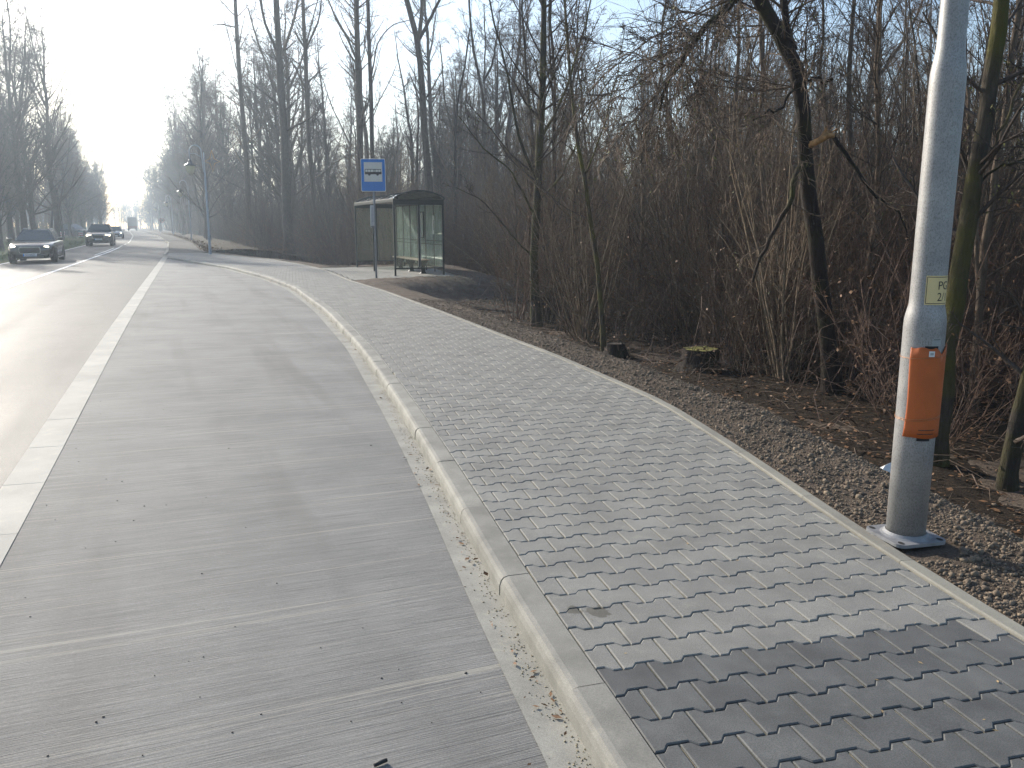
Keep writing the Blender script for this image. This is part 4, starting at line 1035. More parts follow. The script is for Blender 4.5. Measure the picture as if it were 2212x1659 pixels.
M['benchleg'] = plain('bench_leg', (0.03, 0.035, 0.033), 0.5)
M['tyre'] = plain('tyre_rubber', (0.016, 0.016, 0.017), 0.75)
M['rim'] = plain('wheel_rim', (0.25, 0.25, 0.26), 0.35, 0.7)
M['glass_car'] = plain('car_glass', (0.03, 0.045, 0.05), 0.06, var=0.1, spec=0.8)
M['black_paint'] = plain('black_car_paint', (0.012, 0.013, 0.017), 0.14, 0.0, 0.2, 2, spec=0.9)
M['navy_paint'] = plain('dark_blue_car_paint', (0.02, 0.03, 0.045), 0.25, 0.1, 0.2, 2, spec=0.8)
M['silver_paint'] = plain('silver_blue_car_paint', (0.20, 0.26, 0.33), 0.28, 0.35, 0.1, 2)
M['trim'] = plain('black_trim', (0.012, 0.012, 0.013), 0.55)
M['chrome'] = plain('chrome_trim', (0.55, 0.55, 0.57), 0.2, 0.9)
M['plate'] = plain('number_plate_white', (0.55, 0.56, 0.60), 0.5)
M['lamp_lit'] = plain('lit_headlamp', (0.9, 0.85, 0.75), 0.2, emit=((1.0, 0.88, 0.66), 7.0))
M['redlamp'] = plain('red_lamp', (0.35, 0.02, 0.02), 0.3)
M['truck_grey'] = plain('truck_box_grey', (0.20, 0.19, 0.175), 0.6, var=0.1)
M['truck_red'] = plain('truck_rust_red', (0.25, 0.10, 0.06), 0.6, var=0.2)
M['shade'] = plain('haze_tinted_lamp_shade', (0.09, 0.085, 0.085), 0.4, 0.2)  # black lifted, haze put into the lantern colour
M['globe'] = plain('lamp_globe_cream', (0.62, 0.55, 0.36), 0.35, var=0.08)
M['star'] = plain('orange_tinsel', (0.40, 0.20, 0.05), 0.6)
M['red'] = plain('signal_red', (0.42, 0.03, 0.03), 0.5)
M['polewood'] = plain('old_pole_wood', (0.05, 0.04, 0.035), 0.9, var=0.3)
M['seed'] = plain('seed_husk', (0.36, 0.25, 0.12), 0.7, var=0.4, scale=40)
M['chip'] = plain('dark_chip', (0.02, 0.018, 0.018), 0.6)
M['roofsheet'] = None
def mat_glass(name, tint, milk, alpha_dirt):
    """thin dusty pane: clear transmission with a film of dust that scatters light"""
    m, nt, bs = new_mat(name)
    nt.nodes.remove(bs); o = [n for n in nt.nodes if n.type == 'OUTPUT_MATERIAL'][0]
    tr = nt.nodes.new('ShaderNodeBsdfTransparent'); tr.inputs[0].default_value = (*tint, 1)
    gl = nt.nodes.new('ShaderNodeBsdfGlossy'); gl.inputs['Roughness'].default_value = 0.05
    df = nt.nodes.new('ShaderNodeBsdfDiffuse'); tl = nt.nodes.new('ShaderNodeBsdfTranslucent')
    for q in (df, tl): q.inputs[0].default_value = (*milk, 1)
    a = nt.nodes.new('ShaderNodeMixShader'); a.inputs[0].default_value = 0.55; nt.links.new(df.outputs[0], a.inputs[1]); nt.links.new(tl.outputs[0], a.inputs[2])
    v = coords(nt, (1, 1, 0.35)); n1 = noise(nt, v, 5.0, 6, 0.65)
    rp = ramp(nt, n1, [(0.3, (alpha_dirt * 0.6,) * 3), (0.7, (min(1, alpha_dirt * 1.4),) * 3)])
    b = nt.nodes.new('ShaderNodeMixShader'); nt.links.new(rp.outputs[0], b.inputs[0]); nt.links.new(tr.outputs[0], b.inputs[1]); nt.links.new(a.outputs[0], b.inputs[2])
    fr = nt.nodes.new('ShaderNodeFresnel'); fr.inputs[0].default_value = 1.45
    c = nt.nodes.new('ShaderNodeMixShader'); nt.links.new(fr.outputs[0], c.inputs[0]); nt.links.new(b.outputs[0], c.inputs[1]); nt.links.new(gl.outputs[0], c.inputs[2])
    nt.links.new(c.outputs[0], o.inputs[0]); return m
M['pane_end'] = mat_glass('dusty_glass', (0.78, 0.82, 0.79), (0.42, 0.45, 0.40), 0.035)
M['pane_back'] = mat_glass('milky_back_glass', (0.66, 0.78, 0.71), (0.84, 0.92, 0.86), 0.78)
M['roofsheet'] = mat_glass('twinwall_roof_sheet', (0.62, 0.58, 0.50), (0.26, 0.235, 0.20), 0.45)

def text_mesh(s, size, depth=0.0, sx=1.0, align='CENTER'):
    cu = bpy.data.curves.new('text', 'FONT'); cu.body = s; cu.size = size; cu.align_x = align; cu.extrude = depth
    o = bpy.data.objects.new('text', cu); C.objects.link(o); bpy.context.view_layer.update()
    me = bpy.data.meshes.new_from_object(o.evaluated_get(bpy.context.evaluated_depsgraph_get()))
    bpy.data.objects.remove(o); bpy.data.curves.remove(cu)
    for v in me.vertices: v.co.x *= sx
    return me

# ------------------------------------------------------------------ the big lamp mast at the right
PX, PY = 2.075, 4.17
Dv = Vector((-PX, -PY, 0)).normalized(); Rv = Vector((-Dv.y, Dv.x, 0))
mast = thing('lamp_mast', 'grey galvanised stepped lamp mast on a bolted flange beside the pavement', 'lamp post', (PX, PY, 0.0))
prof = [(.0965, 0.02), (.0975, .6), (.0985, 1.12), (.0975, 1.165), (.090, 1.205), (.083, 1.235), (.0815, 1.27), (.0805, 2.28), (.079, 2.34), (.069, 2.405), (.0635, 2.45), (.062, 2.52), (.055, 5.0), (.045, 8.0)]
mb = MB(); mb.lathe(prof, 48); mb.done('shaft', M['galv'], mast, True)
mb = MB(); s_ = .148
poly = []
for cxs, cys, a0 in ((1, 1, 0), (-1, 1, 90), (-1, -1, 180), (1, -1, 270)):
    for q in range(6):
        a = R(a0 + q * 18); poly.append((cxs * (s_ - .045) + .045 * math.cos(a), cys * (s_ - .045) + .045 * math.sin(a)))
fa = math.atan2(Dv.y, Dv.x) + R(40)
mb.prism(poly, 0.012, 0.030); mb.lathe([(.128, .029), (.112, .037), (.0995, .05)], 40, cap=False)
fl = mb.done('flange', M['galv_shade_tint'], mast, False, (0, 0, 0), (0, 0, fa))
for a, b in ((1, 1), (-1, 1), (-1, -1), (1, -1)):
    mb = MB(); mb.lathe([(.0, .0307), (.017, .0309)], 18, Matrix.Translation((a * .115, b * .115, 0)) @ Matrix.Diagonal((1.25, .8, 1, 1)), cap=False); mb.done('bolt_hole', M['black'], fl)  # black discs on the plate, the dark inside the holes as colour
def rad(z): return float(np.interp(z, [p[1] for p in prof], [p[0] for p in prof]))
def wrap(th, z, r): return (Dv * math.cos(th) + Rv * math.sin(th)) * r + Vector((0, 0, z))
def wrap_patch(name, th0, th1, z0, z1, dr, m, parent, nt_=24, nz=6, top=None, bot=None, left=None, thick=0.0, flare=0.0):
    V = []; Fc = []
    for side_ in ((0, thick) if thick else (0,)):
        for b in range(nz + 1):
            for a in range(nt_ + 1):
                f = a / nt_; th = th0 + (th1 - th0) * f + (left(b / nz) if left else 0) * (1 - f)
                zt = z1 + (top(f) if top else 0); zb_ = z0 + (bot(f) if bot else 0); z = zb_ + (zt - zb_) * b / nz
                V.append(wrap(th, z, rad(z) + dr - side_ + flare * max(0, f - .55) ** 2))
    w_ = nt_ + 1; L = w_ * (nz + 1)
    for b in range(nz):
        for a in range(nt_):
            i_ = b * w_ + a; Fc.append((i_, i_ + 1, i_ + w_ + 1, i_ + w_))
            if thick: Fc.append((L + i_, L + i_ + w_, L + i_ + w_ + 1, L + i_ + 1))
    if thick:
        for a in range(nt_): Fc.append((a, L + a, L + a + 1, a + 1)); q = nz * w_ + a; Fc.append((q, q + 1, L + q + 1, L + q))
        for b in range(nz): q = b * w_; Fc.append((q, q + w_, L + q + w_, L + q)); q += nt_; Fc.append((q, L + q, L + q + w_, q + w_))
    return obj(name, mesh_from(name, V, Fc, m, True), parent)
wrap_patch('door_opening', R(6), R(44), .556, 1.040, .0012, M['black'], mast, 20, 4)  # black sheet on the shaft, painted dark for the inside of the opening
cov = thing('orange_cover', 'orange plastic sheet wired round the lamp mast over its door opening', 'cover', (PX, PY, 0))
def jag(f): return -.004 * math.sin(f * 21) - (.030 * max(0, 1 - abs(f - .62) / .14)) + .018 * max(0, f - .8) * 5
wrap_patch('sheet', R(-27), R(108), .572, 1.030, .007, M['orange'], cov, 40, 10, jag, lambda f: .002 * math.sin(f * 9), lambda b: R(3) * math.sin(b * 5) - R(5) * (1 - b), .0035, .03)
wrap_patch('label_sticker', R(17), R(32), .988, 1.016, .0083, M['white'], cov, 6, 1)
wrap_patch('print_line', R(20), R(29), .996, 1.009, .0088, M['sticker'], cov, 5, 1)
for z in (.985, .675, .667):
    mb = MB(); mb.tube([wrap(a, z + .012 * math.sin(a - .6), rad(z) + (.0095 if -.6 < math.remainder(a, 2 * math.pi) < 1.95 else .003)) for a in np.linspace(-2.9, 2.9, 60)], .0012, 5, False); mb.done('binding_wire', M['wire'], cov, True)
for (a0, z0_) in ((8, .612), (5, .592)):
    wrap_patch('scuff_mark', R(a0), R(a0 + 48), z0_, z0_ + .004, .0079, M['chip'], cov, 12, 1)
np_ = thing('number_plate', 'cream plate with dark border reading PG 2/1 on the lamp mast', 'plate', (PX, PY, 0))
wrap_patch('plate', R(-8), R(100), 1.2425, 1.385, .0016, M['yellow'], np_, 36, 2)
for q in ((R(-5.5), R(97.5), 1.3765, 1.3795), (R(-5.5), R(97.5), 1.248, 1.251), (R(-5.5), R(-3.6), 1.248, 1.3795)):
    wrap_patch('border', *q, .0024, M['ink'], np_, 34, 1)
for s, th, z, hh in (('PG', 30, 1.318, .058), ('2/1', 30, 1.262, .058)):
    me = text_mesh(s, hh, 0, 0.92, 'LEFT')
    bm = bmesh.new(); bm.from_mesh(me); bmesh.ops.subdivide_edges(bm, edges=[e for e in bm.edges if e.calc_length() > .012], cuts=2, use_grid_fill=False); bmesh.ops.triangulate(bm, faces=bm.faces); bm.to_mesh(me); bm.free()
    for v in me.vertices:
        r_ = rad(1.3) + .0027; v.co = wrap(R(th) + v.co.x / r_, z + v.co.y, r_)
    me.materials.append(M['ink']); obj('lettering', me, np_)
st_ = thing('type_sticker', 'small grey printed sticker on the lamp mast above the orange sheet', 'sticker', (PX, PY, 0))
wrap_patch('sticker', R(24), R(52), 1.04, 1.078, .0008, M['sticker'], st_, 8, 1)
for k_, z in enumerate((1.071, 1.065, 1.060, 1.049)): wrap_patch('print_line', R(29 if k_ else 27), R(49), z, z + (.003 if k_ == 0 else .0016), .0014, M['ink'] if k_ == 0 else M['galv_blue'], st_, 6, 1)

# scrap of paper behind the mast, stumps
p = un(1922, 962, -.25); V = [(0, 0, .02), (.12, .02, .03), (.14, .1, .10), (.03, .09, .05), (.07, .05, .09)]
tag(obj('paper_scrap', mesh_from('paper_scrap', [(v[0] - .07, v[1], v[2]) for v in V], [(0, 1, 4), (1, 2, 4), (2, 3, 4), (3, 0, 4)], M['white']), None, (p.x, p.y, ground_z(p.x, p.y) + .02)), 'crumpled white paper scrap on the ground just behind the lamp mast', 'litter')
def stump(u, v, Y, rad_, h, label):
    p = at(u, v, Y); z = ground_z(p.x, p.y)
    o = thing('tree_stump', label, 'stump', (p.x, p.y, z))
    g = np.random.default_rng(int(u)); n = 26; V = []; rn = 1 + g.normal(0, .05, n)
    for zz, k_ in ((-.1, 1.5), (.03, 1.25), (.12, 1.08), (h, 1.0)):
        for j in range(n): a = 2 * math.pi * j / n; V.append((rad_ * k_ * rn[j] * (1 + (.12 * math.sin(5 * a) * (k_ - 1) * 3)) * math.cos(a), rad_ * k_ * rn[j] * math.sin(a), zz))
    Fc = [(r * n + j, r * n + (j + 1) % n, (r + 1) * n + (j + 1) % n, (r + 1) * n + j) for r in range(3) for j in range(n)]
    obj('bark', mesh_from('bark', V, Fc, M['bark_wet'], True), o)
    Vt = [(v[0] * .97, v[1] * .97, h + .004 + (.02 if j % 9 == 4 else 0)) for j, v in enumerate(V[-n:])] + [(0, 0, h + .008)]
    obj('cut_face', mesh_from('cut_face', Vt, [(j, (j + 1) % n, n) for j in range(n)], M['cut'] if rad_ > .2 else M['bark']), o)
stump(1513, 768, 12.6, .26, .32, 'broad dark stump with a bright mossy yellow cut face')
stump(1331, 755, 14.2, .16, .20, 'small dark stump behind the leaning sapling')

# ------------------------------------------------------------------ bus stop sign
SX, SY = -4.22, 26.1
yaw = math.atan2(4.22, 26.1) * 0.55
sg = thing('bus_stop_sign', 'blue bus stop sign with black bus pictogram on a grey post', 'bus stop sign', (SX, SY, 0), yaw)
mb = MB(); mb.lathe([(.033, -.1), (.033, 3.58), (.031, 3.6)], 16); mb.done('post', M['galv_blue'], sg, True)
PWD, PHT, PZ = .74, .97, 2.62
def rrect(w, h, r, n=5):
    q = []
    for sx, sz, a0 in ((1, 1, 0), (-1, 1, 90), (-1, -1, 180), (1, -1, 270)):
        for k_ in range(n + 1): a = R(a0 + 90 * k_ / n); q.append((sx * (w / 2 - r) + r * math.cos(a), sz * (h / 2 - r) + r * math.sin(a)))
    return q
def upright(poly, y0, y1, name, m, parent, cx=0, cz=0, tilt=0):
    mb = MB(); mb.prism(poly, 0, y0 - y1, Matrix.Translation((cx, y0, cz)) @ Matrix.Rotation(R(90), 4, 'X')); o = mb.done(name, m, parent); return o
pl_ = upright(rrect(PWD, PHT, .035), -.036, -.052, 'plate', M['signwhite'], sg, 0, PZ + PHT / 2)
upright(rrect(PWD - .03, PHT - .03, .028), -.0525, -.055, 'blue_field', M['blue'], pl_, 0, PZ + PHT / 2)
upright(rrect(.545, .575, .01), -.0555, -.058, 'white_field', M['signwhite'], pl_, 0, PZ + PHT - .105 - .2875)
bc = PZ + PHT - .105 - .30
mb = MB(); Mx = Matrix.Translation((0, -.0585, bc)) @ Matrix.Rotation(R(90), 4, 'X')
mb.prism([(-.245, -.055), (.25, -.055), (.255, .0), (.24, .10), (-.24, .10), (-.25, .07), (-.25, -.04)], 0, .002, Mx)
for x_ in (-.115, .13): mb.lathe([(.038, 0), (.038, .002)], 16, Mx @ Matrix.Translation((x_, -.058, 0)))
mb.done('bus_pictogram', M['signblack'], pl_)
mb = MB()
for a, b in ((-.222, -.16), (-.148, -.078), (-.066, .004), (.016, .034), (.046, .064), (.076, .14), (.152, .214)): mb.prism([(a * 1.04, .015), (b * 1.04, .015), (b * 1.04, .083), (a * 1.04, .083)], .0022, .0032, Mx)
mb.prism([(.234, .02), (.246, .02), (.238, .08), (.234, .08)], .0022, .0032, Mx)
mb.done('bus_windows', M['signwhite'], pl_)
for z in (2.75, 3.45):
    mb = MB(); mb.box((0, -.012, z), (.09, .05, .03), None, .004); mb.done('clamp', M['galv_blue'], sg)
tb = thing('timetable_panel', 'narrow white timetable panel fixed to the bus stop post', 'timetable', (SX, SY, 0), yaw + R(68))
mb = MB(); mb.box((-.16, 0, 1.9), (.22, .018, .62), None, .003); mb.done('panel', M['white'], tb)
for k_ in range(13):
    mb = MB(); mb.box((-.16, -.0098, 2.15 - k_ * .036), (.15 - .05 * (k_ % 3 == 2), .001, .012)); mb.done('print_line', M['sticker'], tb)
mb = MB(); mb.box((-.16, 0, 1.56), (.22, .02, .05)); mb.done('foot_rail', M['galv'], tb)
mb = MB(); mb.box((-.035, 0, 1.9), (.05, .012, .05)); mb.done('bracket', M['galv'], tb)

# ------------------------------------------------------------------ bus shelter
FR = Vector((-3.75, 27.0, 0)); ax = Vector((-.372, .928, 0)).normalized(); bx = Vector((ax.y, -ax.x, 0)); LEN, DEP, HGT = 6.1, 1.62, 2.42
sh = thing('bus_shelter', 'dark framed glass bus shelter with a curved roof on the paved pad', 'bus shelter', FR, math.atan2(ax.y, ax.x) )
# local x runs along the shelter away from the camera, local y = -depth
def SB(name, c, d, m, parent=sh, rot=None, bev=.003):
    mb = MB(); mb.box(c, d, rot, bev); return mb.done(name, m, parent)
pt = .055
for x in (0, LEN / 2, LEN):
    o = SB('post', (x, 0, HGT / 2), (pt, pt, HGT), M['frame']); SB('foot_plate', (x, 0, .006), (.16, .16, .012), M['galv'], o)
for x in (0, LEN):
    o = SB('post', (x, -DEP, HGT / 2), (pt, pt, HGT), M['frame']); SB('foot_plate', (x, -DEP, .006), (.16, .16, .012), M['galv'], o)
NB = 6
for k_ in range(1, NB): SB('post', (LEN * k_ / NB, -DEP, .06 + HGT / 2 - .03), (.04, .045, HGT - .06), M['frame'])
for x in (0, LEN):
    SB('post', (x, -DEP / 2, .27 + (HGT - .27) / 2), (.05, .05, HGT - .27), M['frame'])
    SB('rail', (x, -DEP / 2, .24), (.045, DEP - pt, .045), M['frame']); SB('rail', (x, -DEP / 2, HGT - .09), (.05, DEP - pt, .16), M['frame'])
    for s_ in (0, 1):
        y0 = -s_ * DEP / 2
        yc = y0 - DEP / 4 + (-.001); wd = DEP / 2 - pt - .012
        o = SB('pane', (x, yc, (.27 + HGT - .18) / 2), (.008, wd, HGT - .18 - .27), M['pane_end'], bev=0)
        for yy_ in (yc - wd / 2 + .0, yc + wd / 2 - .0): SB('glazing_seal', (x, yy_, (.27 + HGT - .18) / 2), (.022, .018, HGT - .46), M['alu'], o, bev=0)
SB('rail', (LEN / 2, 0, HGT - .04), (LEN - pt, .05, .08), M['frame']); SB('rail', (LEN / 2, -DEP, HGT - .05), (LEN - pt, .042, .10), M['frame'])
SB('rail', (LEN / 2, -DEP, .24), (LEN - pt, .04, .045), M['frame'])
for z in (.98, 1.10): SB('rail', (LEN / 2, -DEP + .045, z), (LEN - pt, .022, .022), M['frame'])
for k_ in range(NB):
    x0 = LEN * k_ / NB; wd = LEN / NB - .05
    o = SB('pane', (x0 + LEN / NB / 2, -DEP, (.27 + HGT - .11) / 2), (wd, .008, HGT - .12 - .27), M['pane_back'], bev=0)
    for s_ in (-1, 1): SB('glazing_seal', (x0 + LEN / NB / 2 + s_ * (wd / 2 - .008), -DEP + .012, (.27 + HGT - .11) / 2), (.018, .014, HGT - .42), M['alu'], o, bev=0)
# curved roof: sheets, bows and gutter
def arc(t): return -.10 + (-DEP - .02) * 0 + t * -(DEP + .04) + .08, HGT + .03 + .22 * (1 - (2 * t - 1) ** 2)
def arcm(x0, x1, th, name, m):
    V = []; n = 14
    for x in (x0, x1):
        for dz in (0, th):
            for k_ in range(n + 1): y_, z_ = arc(k_ / n); V.append((x, y_, z_ + dz))
    w_ = n + 1; Fc = []
    for k_ in range(n):
        a = k_; Fc += [(a, a + 1, 2 * w_ + a + 1, 2 * w_ + a), (w_ + a, 3 * w_ + a, 3 * w_ + a + 1, w_ + a + 1), (a, w_ + a, w_ + a + 1, a + 1), (2 * w_ + a, 2 * w_ + a + 1, 3 * w_ + a + 1, 3 * w_ + a)]
    Fc += [(0, 2 * w_, 3 * w_, w_), (n, w_ + n, 3 * w_ + n, 2 * w_ + n)]
    return obj(name, mesh_from(name, V, Fc, m, False), sh)
for k_ in range(NB): arcm(LEN * k_ / NB + .025 - (.06 if k_ == 0 else 0), LEN * (k_ + 1) / NB - .025 + (.06 if k_ == NB - 1 else 0), .010, 'roof_sheet', M['roofsheet'])
for k_ in range(NB + 1): arcm(LEN * k_ / NB - .022, LEN * k_ / NB + .022, .03 if 0 < k_ < NB else .045, 'roof_bow', M['frame'])
SB('gutter', (LEN / 2, .005, HGT + .022), (LEN + .14, .03, .02), M['alu']); SB('gutter', (LEN / 2, -DEP - .03, HGT + .02), (LEN + .14, .05, .05), M['frame'])
bn = thing('bench', 'slatted bench with dark legs inside the bus shelter', 'bench', FR + ax * (LEN * .42) + bx * (DEP - .42), math.atan2(ax.y, ax.x))
for k_ in range(4):
    mb = MB(); mb.box((0, .17 - k_ * .112, .46), (3.6, .095, .04), None, .008); mb.done('slat', M['bench'], bn)
for x in (-1.5, 0, 1.5):
    mb = MB(); mb.prism([(-.2, .43), (.2, .43), (.16, .34), (.07, .24), (.05, .05), (.10, 0), (-.14, 0), (-.09, .06), (-.08, .24), (-.15, .34)], -.035, .035, Matrix.Translation((x, 0, 0)) @ Matrix(((0, 0, 1, 0), (1, 0, 0, 0), (0, 1, 0, 0), (0, 0, 0, 1)))); mb.done('leg', M['benchleg'], bn)
pm = math.atan2(ax.y, ax.x)
def notice(x, z, w_, h, label, back=False, ragged=False):
    c = FR + ax * x + bx * (DEP - .022) + Vector((0, 0, z))
    V = []; n = 6
    for b in range(n + 1):
        for a in range(3): V.append(((a - 1) * w_ / 2 + .008 * math.sin(b * 2.2), .004 * math.sin(a * 2 + b), (b / n - .5) * h + (.03 * (a == 0) if ragged and b == 0 else 0)))
    Fc = [(b * 3 + a, b * 3 + a + 1, b * 3 + a + 4, b * 3 + a + 3) for b in range(n) for a in range(2)]
    o = obj('paper_notice', mesh_from('paper_notice', V, Fc, M['white'], True), None, c, (0, 0, pm)); return tag(o, label, 'notice')
notice(1.05, 1.62, .26, .62, 'long narrow white paper notice on the back glass near the shelter end')
fr_ = thing('notice_frame', 'framed timetable board on the back wall of the bus shelter', 'notice board', FR + ax * 2.5 + bx * (DEP - .05), pm)
mb = MB(); mb.box((0, 0, 1.62), (.7, .014, .86)); mb.done('board', M['sticker'], fr_)
for z in (1.18, 2.06):
    mb = MB(); mb.box((0, .002, z), (.76, .03, .03)); mb.done('frame_bar', M['frame'], fr_)
for x in (-.365, .365):
    mb = MB(); mb.box((x, .002, 1.62), (.03, .03, .85)); mb.done('frame_bar', M['frame'], fr_)
o_ = notice(2.72, 1.26, .22, .16, 'torn paper flap at the lower corner of the framed timetable', ragged=True); o_.location -= bx * .05

# ------------------------------------------------------------------ swan-neck street lamps along the path
def make_lamp():
    o = thing('street_lamp', '', 'street lamp', (0, 0, 0), 0, 'swan-neck lamps along the footpath')
    mb = MB(); mb.lathe([(.09, -.1), (.075, .3), (.07, 1.1), (.058, 1.2), (.055, 4.35), (.035, 4.45), (.033, 5.5), (.0, 5.52)], 14, cap=False); mb.done('pole', M['lamp_grey_haze_tint'], o, True)
    mb = MB(); pts = [(-.06, 0, 4.45), (-.10, 0, 5.0), (-.12, 0, 5.5)] + [(-.43 + .31 * math.cos(a), 0, 5.55 + .33 * math.sin(a)) for a in np.linspace(0, math.pi, 11)] + [(-.74, 0, 5.3), (-.74, 0, 5.08)]
    mb.tube(pts, .028, 8); mb.tube([(-.06, 0, 4.9), (-.12, 0, 5.22), (-.4, 0, 5.42), (-.72, 0, 5.44)], .014, 6); mb.tube([(0, 0, 4.46), (-.06, 0, 4.46)], .03, 6); mb.done('swan_neck', M['lamp_grey_haze_tint'], o, True)
    mb = MB(); mb.lathe([(.03, 5.12), (.085, 5.08), (.10, 4.98), (.13, 4.92), (.335, 4.80), (.345, 4.775), (.33, 4.775), (.12, 4.88)], 22, Matrix.Translation((-.74, 0, 0)), cap=False); mb.done('lamp_shade', M['shade'], o, True)
    mb = MB(); mb.lathe([(.25, 4.80), (.255, 4.72), (.235, 4.58), (.18, 4.44), (.10, 4.34), (.0, 4.30)], 20, Matrix.Translation((-.74, 0, 0)), cap=False); mb.done('globe', M['globe'], o, True)
    mb = MB(); mb.box((0, 0, .75), (.03, .17, .45), None, .004); mb.done('access_door', M['galv'], o)
    return o
LMP = [(47.3, 'nearest swan-neck lamp with a cream globe, at the end of the bus bay kerb'), (84, 'second swan-neck lamp along the footpath, behind the nearest one'), (128, 'third swan-neck lamp along the footpath, fading in the haze'), (172, 'fourth swan-neck lamp, just this side of the distant round sign'), (215, 'farthest swan-neck lamp along the footpath, faint in the haze')]
l0 = make_lamp()
for k_, (y, lb) in enumerate(LMP):
    o = l0 if k_ == 0 else copy_tree(l0)
    o.location = (float(road_r(y)) + 2.6, y, .02); o.rotation_euler = (0, 0, R(12)); o['label'] = lb
lp = l0.location
sa = thing('star_decoration', 'orange tinsel star outline fixed to the nearest swan-neck lamp', 'decoration', (lp.x + .45, lp.y - .02, 5.05), R(15))
mb = MB(); q = []
for k_ in range(8): a = R(90 + k_ * 45); r_ = .58 if k_ % 2 == 0 else .17; r_ *= (1.0 if k_ % 4 == 0 else .7) if k_ % 2 == 0 else 1; q.append((r_ * math.cos(a), 0, r_ * math.sin(a)))
q.append(q[0]); mb.tube(q, .018, 6); mb.done('star_outline', M['star'], sa)
mb = MB(); mb.tube([(-.16, 0, 0), (-.45, .02, 0)], .01, 6); mb.done('bracket', M['galv'], sa)
# round sign far along the path
ys_ = 150.0; rs = thing('round_road_sign', 'distant round white road sign with red rim beside the footpath', 'road sign', (float(road_r(ys_)) + 2.0, ys_, 0.02), R(22))
mb = MB(); mb.lathe([(.035, -.1), (.035, 2.6)], 10); mb.done('post', M['galv'], rs)
Mx = Matrix.Translation((0, -.04, 2.35)) @ Matrix.Rotation(R(90), 4, 'X')
mb = MB(); mb.lathe([(.38, 0), (.38, .01)], 28, Mx); mb.done('red_rim', M['red'], rs)
mb = MB(); mb.lathe([(.30, .0105), (.30, .013)], 28, Mx); mb.done('white_disc', M['signwhite'], rs)
for x in (-.11, .11):
    mb = MB(); mb.prism([(x - .09, -.06), (x + .09, -.06), (x + .09, .01), (x + .05, .06), (x - .05, .06), (x - .09, .01)], .0135, .015, Mx); mb.done('car_symbol', M['red'] if x < 0 else M['signblack'], rs)

# ------------------------------------------------------------------ vehicles
def loft(st, name, m, parent, subd=1):
    """st: list of (y, zbottom, ztop, half width, edge drop); one skin along the vehicle"""
    V = []; n = 11
    for y, zb_, zt, hw, ed in st:
        h = zt - zb_
        half = [(hw * .84, zb_), (hw * .95, zb_ + .06), (hw * .99, zb_ + h * .35), (hw, zb_ + h * .62), (hw * .975, zt - ed), (hw * .86, zt - ed * .25)]
        ring = half + [(0, zt)] + [(-a, b) for a, b in half[::-1]]
        V += [(x, y, z) for x, z in ring]
    n = 13; Fc = []
    for s_ in range(len(st) - 1):
        for j in range(n): a = s_ * n + j; b = s_ * n + (j + 1) % n; Fc.append((a, b, b + n, a + n))
    Fc += [tuple(range(n))[::-1], tuple(range((len(st) - 1) * n, len(st) * n))]
    me = mesh_from(name, V, Fc, m, True); o = obj(name, me, parent)
    bm = bmesh.new(); bm.from_mesh(me); bmesh.ops.recalc_face_normals(bm, faces=bm.faces); bm.to_mesh(me); bm.free()
    if subd: md = o.modifiers.new('smooth', 'SUBSURF'); md.levels = subd; md.render_levels = subd
    return o
def inset(q, f, sx=None):
    c = sum((Vector(p) for p in q), Vector()) / len(q); return [c + (Vector(p) - c) * f for p in q]
